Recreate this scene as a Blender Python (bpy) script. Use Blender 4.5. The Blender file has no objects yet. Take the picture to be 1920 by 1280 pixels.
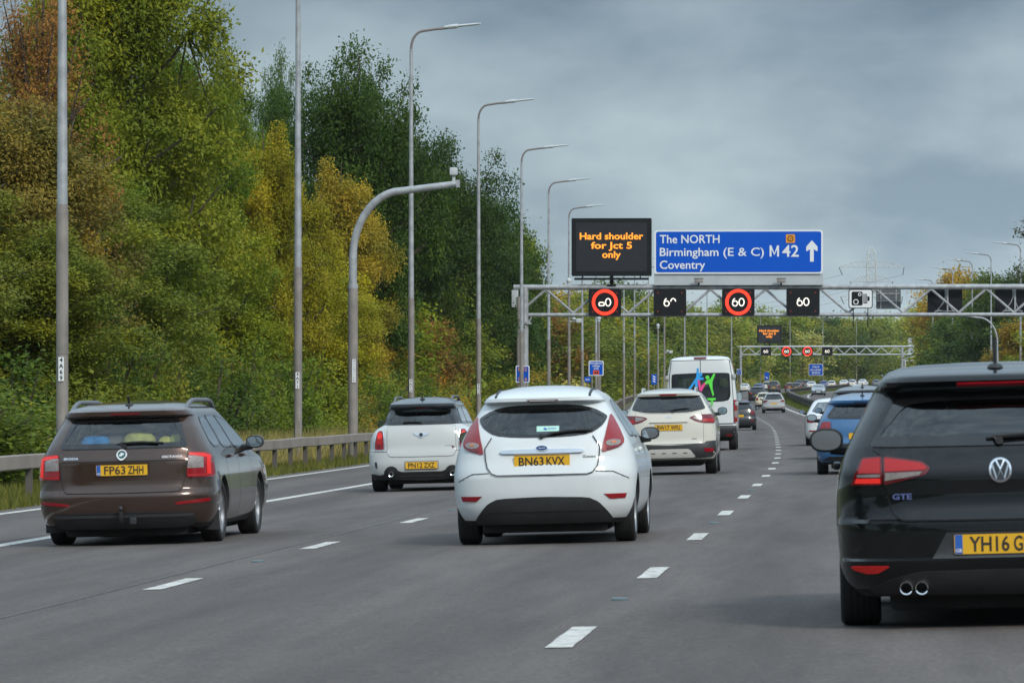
import bpy, bmesh, math, random
import numpy as np
from mathutils import Vector
from mathutils.geometry import delaunay_2d_cdt

scene = bpy.context.scene
COL = scene.collection
R = math.radians

# ------------------------------------------------------------------ camera
F = 8200.0            # focal length in photo pixels (photo is 1920 wide)
CAMZ = 1.29
HORIZ = 755.0
cam_d = bpy.data.cameras.new("camera")
cam = bpy.data.objects.new("camera", cam_d)
COL.objects.link(cam)
cam_d.sensor_fit = 'HORIZONTAL'
cam_d.sensor_width = 36.0
cam_d.lens = F / 1920.0 * 36.0
cam_d.shift_y = (HORIZ - 640.0) / 1920.0
cam_d.clip_start = 0.5
cam_d.clip_end = 9000.0
cam.location = (0, 0, CAMZ)
cam.rotation_euler = (R(90), 0, 0)
cam_d.dof.use_dof = True
cam_d.dof.focus_distance = 110.0
cam_d.dof.aperture_fstop = 16.0
scene.camera = cam

# ------------------------------------------------------------------ sky, sun, exposure
SUN_EL, SUN_AZ = 38.0, 150.0     # azimuth clockwise from +Y (behind the camera, to the right)
world = bpy.data.worlds.new("World")
scene.world = world
world.use_nodes = True
wn, wl = world.node_tree.nodes, world.node_tree.links
wn.clear()
w_out = wn.new('ShaderNodeOutputWorld')
w_bg = wn.new('ShaderNodeBackground')
w_bg.inputs['Strength'].default_value = 0.075
sky = wn.new('ShaderNodeTexSky')
sky.sky_type = 'NISHITA'
sky.sun_disc = False
sky.sun_elevation = R(SUN_EL)
sky.sun_rotation = R(SUN_AZ)
sky.air_density = 1.2
sky.dust_density = 1.5
tc = wn.new('ShaderNodeTexCoord')
mp = wn.new('ShaderNodeMapping')
mp.inputs['Scale'].default_value = (1.0, 1.0, 2.1)
mp.inputs['Location'].default_value = (0.35, 0.2, 0.12)
wl.new(tc.outputs['Generated'], mp.inputs['Vector'])
n1 = wn.new('ShaderNodeTexNoise')
n1.inputs['Scale'].default_value = 19.0
n1.inputs['Detail'].default_value = 7.0
n1.inputs['Roughness'].default_value = 0.52
n1.inputs['Distortion'].default_value = 0.12
wl.new(mp.outputs['Vector'], n1.inputs['Vector'])
n2 = wn.new('ShaderNodeTexNoise')
n2.inputs['Scale'].default_value = 3.2
n2.inputs['Detail'].default_value = 4.0
wl.new(mp.outputs['Vector'], n2.inputs['Vector'])
cr = wn.new('ShaderNodeValToRGB')      # cloud brightness
cr.color_ramp.elements[0].position = 0.34
cr.color_ramp.elements[0].color = (2.45, 3.35, 4.2, 1)
cr.color_ramp.elements[1].position = 0.70
cr.color_ramp.elements[1].color = (4.75, 5.75, 6.4, 1)
wl.new(n1.outputs['Fac'], cr.inputs['Fac'])
cov = wn.new('ShaderNodeValToRGB')     # coverage: nearly overcast
cov.color_ramp.elements[0].position = 0.25
cov.color_ramp.elements[0].color = (0.72, 0.72, 0.72, 1)
cov.color_ramp.elements[1].position = 0.6
cov.color_ramp.elements[1].color = (0.97, 0.97, 0.97, 1)
wl.new(n2.outputs['Fac'], cov.inputs['Fac'])
mxs = wn.new('ShaderNodeMix')
mxs.data_type = 'RGBA'
wl.new(cov.outputs['Color'], mxs.inputs['Factor'])
wl.new(sky.outputs['Color'], mxs.inputs['A'])
wl.new(cr.outputs['Color'], mxs.inputs['B'])
# thinner, brighter cloud low over the horizon and a denser deck higher up
sep = wn.new('ShaderNodeSeparateXYZ')
wl.new(tc.outputs['Generated'], sep.inputs['Vector'])
el = wn.new('ShaderNodeValToRGB')
e = el.color_ramp.elements
e[0].position = 0.0
e[0].color = (1.25, 1.25, 1.20, 1)
e[1].position = 0.10
e[1].color = (0.60, 0.635, 0.67, 1)
e3 = el.color_ramp.elements.new(0.22)
e3.color = (1.0, 1.0, 1.0, 1)
e4 = el.color_ramp.elements.new(0.6)
e4.color = (2.3, 2.3, 2.3, 1)
wl.new(sep.outputs['Z'], el.inputs['Fac'])
mul = wn.new('ShaderNodeMix')
mul.data_type = 'RGBA'
mul.blend_type = 'MULTIPLY'
mul.inputs['Factor'].default_value = 1.0
wl.new(mxs.outputs['Result'], mul.inputs['A'])
wl.new(el.outputs['Color'], mul.inputs['B'])
wl.new(mul.outputs['Result'], w_bg.inputs['Color'])
wl.new(w_bg.outputs['Background'], w_out.inputs['Surface'])

sun_d = bpy.data.lights.new("sun", 'SUN')
sun_d.energy = 1.5
sun_d.angle = R(11)
sun_d.color = (1.0, 0.95, 0.87)
sun = bpy.data.objects.new("sun", sun_d)
COL.objects.link(sun)
az, elv = R(SUN_AZ), R(SUN_EL)
sd = Vector((math.sin(az) * math.cos(elv), math.cos(az) * math.cos(elv), math.sin(elv)))
sun.rotation_euler = sd.to_track_quat('Z', 'Y').to_euler()

scene.view_settings.view_transform = 'Standard'
scene.view_settings.look = 'None'
scene.view_settings.exposure = 0.56
scene.view_settings.gamma = 1.0
scene.render.engine = 'CYCLES'
scene.cycles.transparent_max_bounces = 16
scene.cycles.max_bounces = 6

# ------------------------------------------------------------------ small helpers
def tag(o, label=None, cat=None, group=None, kind=None):
    if label: o['label'] = label
    if cat: o['category'] = cat
    if group: o['group'] = group
    if kind: o['kind'] = kind
    return o

def empty(name, loc=(0, 0, 0), rot=(0, 0, 0)):
    o = bpy.data.objects.new(name, None)
    o.empty_display_size = 0.3
    o.location = loc
    o.rotation_euler = rot
    COL.objects.link(o)
    return o

def copy_tree(o, parent=None):
    c = o.copy()
    COL.objects.link(c)
    c.parent = parent
    for ch in o.children:
        copy_tree(ch, c)
    return c

class MB:
    """collects geometry for ONE mesh object"""
    def __init__(self):
        self.v, self.f, self.m = [], [], []
    def add(self, vs, fs, mat=0):
        b = len(self.v)
        self.v += [tuple(p) for p in vs]
        self.f += [tuple(b + i for i in f) for f in fs]
        self.m += [mat] * len(fs)
    def box(self, c, s, mat=0, rot=None):
        hx, hy, hz = s[0] / 2, s[1] / 2, s[2] / 2
        vs = [Vector((x, y, z)) for x in (-hx, hx) for y in (-hy, hy) for z in (-hz, hz)]
        if rot is not None:
            vs = [rot @ p for p in vs]
        vs = [p + Vector(c) for p in vs]
        self.add(vs, [(0, 1, 3, 2), (4, 6, 7, 5), (0, 4, 5, 1), (2, 3, 7, 6), (0, 2, 6, 4), (1, 5, 7, 3)], mat)
    def rbox(self, c, s, b=0.02, mat=0):
        """box with chamfered edges"""
        hx, hy, hz = s[0] / 2, s[1] / 2, s[2] / 2
        bm = bmesh.new()
        bmesh.ops.create_cube(bm, size=1.0)
        for p in bm.verts:
            p.co = Vector((p.co.x * 2 * hx, p.co.y * 2 * hy, p.co.z * 2 * hz))
        bmesh.ops.bevel(bm, geom=list(bm.edges), offset=b, segments=2, affect='EDGES', profile=0.6)
        bm.verts.index_update()
        self.add([p.co + Vector(c) for p in bm.verts], [[q.index for q in f.verts] for f in bm.faces], mat)
        bm.free()
    def tube(self, pts, rad, seg=8, mat=0, cap=True):
        pts = [Vector(p) for p in pts]
        n = len(pts)
        rads = rad if isinstance(rad, (list, tuple)) else [rad] * n
        up = Vector((0.13, 0.31, 1)).normalized()
        if abs((pts[-1] - pts[0]).normalized().dot(up)) > 0.9:
            up = Vector((1, 0.2, 0.05)).normalized()
        vs, fs = [], []
        for i, p in enumerate(pts):
            t = (pts[min(i + 1, n - 1)] - pts[max(i - 1, 0)]).normalized()
            a = t.cross(up).normalized()
            b = a.cross(t)
            for k in range(seg):
                w = 2 * math.pi * k / seg
                vs.append(p + (a * math.cos(w) + b * math.sin(w)) * rads[i])
        for i in range(n - 1):
            for k in range(seg):
                k2 = (k + 1) % seg
                fs.append((i * seg + k, i * seg + k2, (i + 1) * seg + k2, (i + 1) * seg + k))
        if cap:
            fs.append(tuple(range(seg)))
            fs.append(tuple((n - 1) * seg + k for k in range(seg)))
        self.add(vs, fs, mat)
    def revolve(self, prof, seg=24, axis='X', c=(0, 0, 0), mat=0, sx=1.0, close=False):
        """prof: list of (axial, radius)"""
        vs, fs = [], []
        n = len(prof)
        for k in range(seg):
            w = 2 * math.pi * k / seg
            for a, r in prof:
                u, v = r * math.cos(w), r * math.sin(w)
                if axis == 'X': p = (a * sx, u, v)
                elif axis == 'Y': p = (u, a, v)
                else: p = (u, v, a)
                vs.append((p[0] + c[0], p[1] + c[1], p[2] + c[2]))
        for k in range(seg):
            k2 = (k + 1) % seg
            for i in range(n if close else n - 1):
                j = (i + 1) % n
                fs.append((k * n + i, k * n + j, k2 * n + j, k2 * n + i))
        self.add(vs, fs, mat)
    def ellipsoid(self, c, r, seg=16, rings=9, mat=0, p=1.0):
        vs, fs = [], []
        def pw(a): return math.copysign(abs(a) ** p, a)
        for i in range(rings + 1):
            t = math.pi * i / rings - math.pi / 2
            for k in range(seg):
                w = 2 * math.pi * k / seg
                vs.append((c[0] + r[0] * pw(math.cos(t)) * pw(math.cos(w)),
                           c[1] + r[1] * pw(math.cos(t)) * pw(math.sin(w)), c[2] + r[2] * pw(math.sin(t))))
        for i in range(rings):
            for k in range(seg):
                k2 = (k + 1) % seg
                fs.append((i * seg + k, i * seg + k2, (i + 1) * seg + k2, (i + 1) * seg + k))
        self.add(vs, fs, mat)
    def prism(self, poly, fn, o0, o1, mat=0):
        """2D polygon poly mapped by fn(u, v, off); closed solid between off o0 and o1"""
        n = len(poly)
        vs = [fn(u, v, o0) for u, v in poly] + [fn(u, v, o1) for u, v in poly]
        fs = [tuple(range(n)), tuple(range(2 * n - 1, n - 1, -1))]
        fs += [(i, (i + 1) % n, n + (i + 1) % n, n + i) for i in range(n)]
        self.add(vs, fs, mat)
    def flat(self, tv, tf, fn, off, mat=0):
        self.add([fn(u, v, off) for u, v in tv], tf, mat)
    def build(self, name, mats, parent=None, loc=None, smooth=35, recalc=True):
        me = bpy.data.meshes.new(name)
        me.from_pydata(self.v, [], self.f)
        mats = mats if isinstance(mats, (list, tuple)) else [mats]
        for m in mats:
            me.materials.append(m)
        me.polygons.foreach_set('material_index', self.m)
        if recalc:
            bm = bmesh.new()
            bm.from_mesh(me)
            bmesh.ops.recalc_face_normals(bm, faces=list(bm.faces))
            bm.to_mesh(me)
            bm.free()
        if smooth:
            me.shade_smooth()
            me.set_sharp_from_angle(angle=R(smooth))
        me.update()
        o = bpy.data.objects.new(name, me)
        COL.objects.link(o)
        if parent is not None:
            o.parent = parent
        if loc is not None:
            o.location = loc
        return o

def natural_spline(xs, ys):
    xs, ys = np.array(xs, float), np.array(ys, float)
    n = len(xs)
    h = np.diff(xs)
    A = np.zeros((n, n)); b = np.zeros(n)
    A[0, 0] = A[-1, -1] = 1
    for i in range(1, n - 1):
        A[i, i - 1], A[i, i], A[i, i + 1] = h[i - 1], 2 * (h[i - 1] + h[i]), h[i]
        b[i] = 6 * ((ys[i + 1] - ys[i]) / h[i] - (ys[i] - ys[i - 1]) / h[i - 1])
    m = np.linalg.solve(A, b)
    def fn(x):
        i = int(min(max(np.searchsorted(xs, x) - 1, 0), n - 2))
        t0, t1 = xs[i + 1] - x, x - xs[i]
        return float(m[i] * t0 ** 3 / (6 * h[i]) + m[i + 1] * t1 ** 3 / (6 * h[i])
                     + (ys[i] / h[i] - m[i] * h[i] / 6) * t0 + (ys[i + 1] / h[i] - m[i + 1] * h[i] / 6) * t1)
    return fn

def pchip(xs, ys):
    xs, ys = np.array(xs, float), np.array(ys, float)
    h = np.diff(xs); d = np.diff(ys) / h
    m = np.zeros(len(xs))
    m[0], m[-1] = d[0], d[-1]
    for i in range(1, len(xs) - 1):
        if d[i - 1] * d[i] > 0:
            w1, w2 = 2 * h[i] + h[i - 1], h[i] + 2 * h[i - 1]
            m[i] = (w1 + w2) / (w1 / d[i - 1] + w2 / d[i])
    def fn(x):
        x = min(max(x, xs[0]), xs[-1])
        i = int(min(max(np.searchsorted(xs, x) - 1, 0), len(xs) - 2))
        t = (x - xs[i]) / h[i]
        return float((1 + 2 * t) * (1 - t) ** 2 * ys[i] + t * (1 - t) ** 2 * h[i] * m[i]
                     + t * t * (3 - 2 * t) * ys[i + 1] + t * t * (t - 1) * h[i] * m[i + 1])
    return fn

# ------------------------------------------------------------------ materials
def mat_new(name):
    m = bpy.data.materials.new(name)
    m.use_nodes = True
    nt = m.node_tree
    return m, nt.nodes, nt.links, nt.nodes['Principled BSDF']

def plain(name, col, rough=0.5, metal=0.0, spec=0.5, coat=0.0, vary=0.0, scale=8.0, bump=0.0):
    """principled material with an optional mottling of the base colour"""
    m, n, l, p = mat_new(name)
    p.inputs['Base Color'].default_value = (*col, 1)
    p.inputs['Roughness'].default_value = rough
    p.inputs['Metallic'].default_value = metal
    p.inputs['Specular IOR Level'].default_value = spec
    p.inputs['Coat Weight'].default_value = coat
    p.inputs['Coat Roughness'].default_value = 0.04
    if vary or bump:
        t = n.new('ShaderNodeTexCoord')
        z = n.new('ShaderNodeTexNoise')
        z.inputs['Scale'].default_value = scale
        z.inputs['Detail'].default_value = 5
        l.new(t.outputs['Object'], z.inputs['Vector'])
        if vary:
            r = n.new('ShaderNodeValToRGB')
            r.color_ramp.elements[0].position = 0.3
            r.color_ramp.elements[1].position = 0.7
            r.color_ramp.elements[0].color = (*[c * (1 - vary) for c in col], 1)
            r.color_ramp.elements[1].color = (*[min(1, c * (1 + vary)) for c in col], 1)
            l.new(z.outputs['Fac'], r.inputs['Fac'])
            l.new(r.outputs['Color'], p.inputs['Base Color'])
        if bump:
            b = n.new('ShaderNodeBump')
            b.inputs['Strength'].default_value = bump
            b.inputs['Distance'].default_value = 0.02
            l.new(z.outputs['Fac'], b.inputs['Height'])
            l.new(b.outputs['Normal'], p.inputs['Normal'])
    return m

def emit(name, col, strength, base=(0.02, 0.02, 0.02)):
    m, n, l, p = mat_new(name)
    p.inputs['Base Color'].default_value = (*base, 1)
    p.inputs['Emission Color'].default_value = (*col, 1)
    p.inputs['Emission Strength'].default_value = strength
    p.inputs['Roughness'].default_value = 0.4
    return m

def paint(name, col, metal=0.0, rough=0.35, dirt=0.10, coat=1.0):
    """car paint: clear coat over a slightly dusty base; road film on the lower body"""
    m, n, l, p = mat_new(name)
    t = n.new('ShaderNodeTexCoord')
    z = n.new('ShaderNodeTexNoise')
    z.inputs['Scale'].default_value = 5.0
    z.inputs['Detail'].default_value = 6
    l.new(t.outputs['Object'], z.inputs['Vector'])
    sx = n.new('ShaderNodeSeparateXYZ')
    l.new(t.outputs['Object'], sx.inputs['Vector'])
    mr = n.new('ShaderNodeMapRange')
    mr.inputs['From Min'].default_value = 0.2
    mr.inputs['From Max'].default_value = 0.75
    mr.inputs['To Min'].default_value = 1.0
    mr.inputs['To Max'].default_value = 0.25
    l.new(sx.outputs['Z'], mr.inputs['Value'])
    mu = n.new('ShaderNodeMath'); mu.operation = 'MULTIPLY'
    l.new(mr.outputs['Result'], mu.inputs[0]); l.new(z.outputs['Fac'], mu.inputs[1])
    m2 = n.new('ShaderNodeMath'); m2.operation = 'MULTIPLY'; m2.inputs[1].default_value = dirt * 2.0
    l.new(mu.outputs[0], m2.inputs[0])
    mx = n.new('ShaderNodeMix'); mx.data_type = 'RGBA'
    mx.inputs['A'].default_value = (*col, 1)
    mx.inputs['B'].default_value = (0.11, 0.10, 0.085, 1)
    l.new(m2.outputs[0], mx.inputs['Factor'])
    l.new(mx.outputs['Result'], p.inputs['Base Color'])
    p.inputs['Metallic'].default_value = metal
    p.inputs['Roughness'].default_value = rough
    p.inputs['Coat Weight'].default_value = coat
    p.inputs['Specular IOR Level'].default_value = 0.12
    p.inputs['Coat Roughness'].default_value = 0.05
    return m

def objpaint(name):
    """paint whose colour is the object's own colour (for the copied cars far ahead)"""
    m, n, l, p = mat_new(name)
    oi = n.new('ShaderNodeObjectInfo')
    l.new(oi.outputs['Color'], p.inputs['Base Color'])
    p.inputs['Roughness'].default_value = 0.35
    p.inputs['Coat Weight'].default_value = 1.0
    p.inputs['Coat Roughness'].default_value = 0.06
    return m

def glass(name, tint, refl=1.0):
    m = bpy.data.materials.new(name)
    m.use_nodes = True
    n, l = m.node_tree.nodes, m.node_tree.links
    n.clear()
    o = n.new('ShaderNodeOutputMaterial')
    mx = n.new('ShaderNodeMixShader')
    tr = n.new('ShaderNodeBsdfTransparent')
    tr.inputs['Color'].default_value = (*tint, 1)
    gl = n.new('ShaderNodeBsdfGlossy')
    gl.inputs['Roughness'].default_value = 0.015
    gl.inputs['Color'].default_value = (1, 1, 1, 1)
    fr = n.new('ShaderNodeLayerWeight')
    fr.inputs['Blend'].default_value = 0.28
    mm = n.new('ShaderNodeMath'); mm.operation = 'MULTIPLY'; mm.inputs[1].default_value = refl
    ad = n.new('ShaderNodeMath'); ad.operation = 'ADD'; ad.inputs[1].default_value = 0.035
    l.new(fr.outputs['Fresnel'], mm.inputs[0])
    l.new(mm.outputs[0], ad.inputs[0])
    l.new(ad.outputs[0], mx.inputs['Fac'])
    l.new(tr.outputs[0], mx.inputs[1]); l.new(gl.outputs[0], mx.inputs[2])
    l.new(mx.outputs[0], o.inputs['Surface'])
    return m

M = {}
M['black_plastic'] = plain('black plastic', (0.022, 0.023, 0.025), 0.55, vary=0.25, scale=6)
M['gloss_black'] = plain('gloss black', (0.008, 0.008, 0.009), 0.12, coat=0.6)
M['underside'] = plain('underside', (0.012, 0.012, 0.012), 0.85, vary=0.4, scale=10)
M['interior'] = plain('car interior', (0.035, 0.036, 0.038), 0.85)
M['seat'] = plain('seat cloth', (0.028, 0.03, 0.034), 0.9, vary=0.2, scale=30)
M['tyre'] = plain('tyre rubber', (0.016, 0.016, 0.017), 0.8, vary=0.3, scale=20)
M['alloy'] = plain('alloy wheel', (0.55, 0.56, 0.58), 0.3, metal=0.8)
M['chrome'] = plain('chrome', (0.75, 0.76, 0.78), 0.12, metal=1.0)
M['seam'] = plain('panel gap', (0.006, 0.006, 0.006), 0.8)
M['white_badge'] = plain('white badge', (0.7, 0.7, 0.72), 0.3)
M['plate_yellow'] = plain('plate yellow', (0.72, 0.40, 0.02), 0.45, spec=0.4, vary=0.04, scale=12)
M['plate_black'] = plain('plate black', (0.02, 0.02, 0.02), 0.5)
M['plate_blue'] = plain('plate blue', (0.02, 0.11, 0.42), 0.45)
M['mirror_glass'] = plain('mirror glass', (0.50, 0.55, 0.57), 0.03, metal=1.0)
M['lamp_red'] = plain('lamp red', (0.25, 0.005, 0.010), 0.15, coat=.45)
M['lamp_dark'] = plain('lamp dark red', (0.13, 0.006, 0.010), 0.15, coat=.45)
M['lamp_clear'] = plain('lamp clear', (0.25, 0.22, 0.21), 0.2, coat=.45, vary=0.25, scale=40)
M['lamp_orange'] = plain('lamp orange', (0.65, 0.18, 0.05), 0.2, coat=.45)
M['lamp_lit'] = emit('lamp lit', (1.0, 0.035, 0.02), 0.34, base=(0.30, 0.006, 0.008))
M['lamp_soft'] = emit('lamp softly lit', (1.0, 0.03, 0.02), 0.07, base=(0.28, 0.006, 0.008))
M['headlamp'] = emit('headlamp lit', (1.0, 0.85, 0.62), 2.2, base=(0.6, 0.6, 0.6))
M['headlamp_off'] = plain('headlamp glass', (0.5, 0.52, 0.55), 0.1, coat=1.0)
M['glass'] = glass('car glass', (0.72, 0.81, 0.80), 1.7)
M['glass_dark'] = glass('tinted glass', (0.24, 0.31, 0.34), 1.9)
M['glass_mid'] = glass('smoked glass', (0.46, 0.54, 0.55), 1.8)
M['glass_far'] = plain('far car glass', (0.015, 0.019, 0.023), 0.06, coat=0.5)
M['steel'] = plain('galvanised steel', (0.36, 0.375, 0.39), 0.55, metal=0.3, vary=0.22, scale=4)
M['steel_dirty'] = plain('weathered galvanised steel', (0.25, 0.225, 0.205), 0.65, metal=0.15, vary=0.22, scale=2.5)
M['steel_light'] = plain('pale painted steel', (0.50, 0.53, 0.54), 0.5, vary=0.08, scale=2)
M['rail_steel'] = plain('weathered barrier rail', (0.25, 0.212, 0.182), 0.65, metal=0.1, vary=0.16, scale=1.2)
M['post_steel'] = plain('dull barrier post', (0.10, 0.088, 0.078), 0.75, vary=0.25, scale=3)
M['dark_barrier'] = plain('grimy central barrier', (0.085, 0.075, 0.068), 0.8, vary=0.3, scale=0.8)
M['sign_blue'] = plain('sign blue', (0.0, 0.085, 0.52), 0.5, spec=.2, vary=0.03, scale=0.8)
M['sign_white'] = plain('sign white', (0.74, 0.76, 0.77), 0.5)
M['sign_grey'] = plain('sign backing grey', (0.42, 0.46, 0.475), 0.55, vary=0.06, scale=1.5)
M['sign_orange'] = plain('sign orange', (0.72, 0.28, 0.015), 0.5)
M['sign_red'] = plain('sign red', (0.72, 0.08, 0.03), 0.5)
M['sign_black'] = plain('sign black', (0.007, 0.008, 0.010), 0.55, spec=.25, vary=0.15, scale=3)
M['screen'] = plain('matrix screen', (0.020, 0.022, 0.027), 0.6, spec=.3, vary=0.12, scale=4)
M['amber'] = emit('amber lights', (1.0, 0.30, 0.015), 1.25)
M['ring_red'] = emit('red ring lights', (1.0, 0.035, 0.008), 1.25)
M['digit_white'] = emit('white lights', (1.0, 0.93, 0.80), 1.1)
M['red_dim'] = plain('unlit red lantern', (0.16, 0.02, 0.015), 0.3)

# ------------------------------------------------------------------ lettering (built-in font, turned into mesh)
def text2d(body, bold=0.0):
    cu = bpy.data.curves.new('lettering', 'FONT')
    cu.body = body
    cu.offset = bold
    cu.resolution_u = 3
    ob = bpy.data.objects.new('lettering', cu)
    COL.objects.link(ob)
    dg = bpy.context.evaluated_depsgraph_get()
    me = bpy.data.meshes.new_from_object(ob.evaluated_get(dg))
    vs = [(p.co.x, p.co.y) for p in me.vertices]
    fs = [tuple(f.vertices) for f in me.polygons]
    bpy.data.objects.remove(ob)
    bpy.data.curves.remove(cu)
    bpy.data.meshes.remove(me)
    return vs, fs
_capH = max(v for _, v in text2d('H')[0])

def put_text(mb, body, fn, off, x, y, h, mat, anchor='l', w=None, bold=0.0):
    """capital height h, baseline at y; anchor l / c / r at x; w stretches the line to that width"""
    vs, fs = text2d(body, bold)
    if not vs: return
    k = h / _capH
    x0, x1 = min(p[0] for p in vs), max(p[0] for p in vs)
    kx = k if w is None else w / (x1 - x0)
    W = (x1 - x0) * kx
    sx = x - {'l': 0, 'c': W / 2, 'r': W}[anchor]
    mb.flat([(sx + (u - x0) * kx, y + v * k) for u, v in vs], fs, fn, off, mat)

def ribbon(pts, wid):
    """2D polyline to outline polygon"""
    P = [Vector((p[0], p[1])) for p in pts]
    L, Rr = [], []
    for i, p in enumerate(P):
        t = (P[min(i + 1, len(P) - 1)] - P[max(i - 1, 0)]).normalized()
        nrm = Vector((-t.y, t.x)) * wid / 2
        L.append(p + nrm); Rr.append(p - nrm)
    return [tuple(p) for p in L], [tuple(p) for p in Rr]

def put_ribbon(mb, pts, wid, fn, off, mat):
    L, Rr = ribbon(pts, wid)
    n = len(L)
    mb.add([fn(u, v, off) for u, v in L + Rr], [(i, i + 1, n + i + 1, n + i) for i in range(n - 1)], mat)

def arc(cx, cy, rx, ry, a0, a1, n=16):
    return [(cx + rx * math.cos(R(a0 + (a1 - a0) * i / n)), cy + ry * math.sin(R(a0 + (a1 - a0) * i / n))) for i in range(n + 1)]

def rrect(x0, y0, x1, y1, r, n=5):
    out = []
    for cx, cy, a in ((x1 - r, y1 - r, 0), (x0 + r, y1 - r, 90), (x0 + r, y0 + r, 180), (x1 - r, y0 + r, 270)):
        out += arc(cx, cy, r, r, a, a + 90, n)
    return out

def face_cam(u, v, off):      # a sign's own plane: u across, v up, off towards the traffic
    return (u, -off, v)

# ------------------------------------------------------------------ the road's line
XS = natural_spline([-400, -150, -60, 0, 24, 51.7, 88, 150, 241, 355, 445, 550, 680, 780, 850, 950, 1050, 1200, 1500],
                    [-46, -16.5, -7.3, -1.72, 0.33, 2.547, 5.24, 9.1, 14.25, 19.3, 22.9, 29.0, 42.0, 53.6, 62.5, 86.0, 116, 168, 290])
ZS = natural_spline([-400, 0, 60, 110, 160, 240, 355, 445, 545, 680, 780, 900, 1100, 1500],
                    [0, 0, 0, -0.04, -0.05, 0.0, 0.42, 1.25, 2.1, 2.95, 3.7, 4.7, 6.2, 9.5])
CF = 0.026
def slope(Y): return (XS(Y + 0.5) - XS(Y - 0.5))
def crossz(o):
    if o < -11.0: return CF * -11.0 - min(0.12, (-11.0 - o) * 0.03) + max(0, min(1.6, (-16 - o) * 0.13))
    if o < 5.0: return CF * o
    if o < 8.0: return CF * 5.0
    if o < 23: return CF * 5.0 - 0.025 * (o - 8.0)
    return CF * 5.0 - 0.375 + max(0, min(1.6, (o - 25) * 0.13))
def at(Y, o, dz=0.0):
    s = slope(Y)
    k = math.hypot(1, s)
    return Vector((XS(Y) + o / k, Y - o * s / k, ZS(Y) + crossz(o) + dz))
def heading(Y): return -math.atan(slope(Y))
def off_at(px, D):
    """offset from the lane line of a thing seen at photo column px and distance D"""
    return ((px - 960.0) / F * D - XS(D)) * math.hypot(1, slope(D))
# ------------------------------------------------------------------ ground, road, markings
def strip_mesh(name, Ys, os_, dz, mat, uv=True, dzf=None):
    vs, fs, uvs = [], [], []
    for Y in Ys:
        for o in os_:
            p = at(Y, o, dz + (dzf(Y, o) if dzf else 0))
            vs.append(tuple(p)); uvs.append((o, Y))
    n = len(os_)
    for i in range(len(Ys) - 1):
        for k in range(n - 1):
            fs.append((i * n + k, i * n + k + 1, (i + 1) * n + k + 1, (i + 1) * n + k))
    me = bpy.data.meshes.new(name)
    me.from_pydata(vs, [], fs)
    lay = me.uv_layers.new(name='UVMap')
    for lp in me.loops:
        lay.data[lp.index].uv = uvs[lp.vertex_index]
    me.materials.append(mat)
    me.shade_smooth()
    o = bpy.data.objects.new(name, me)
    COL.objects.link(o)
    return o

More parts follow.
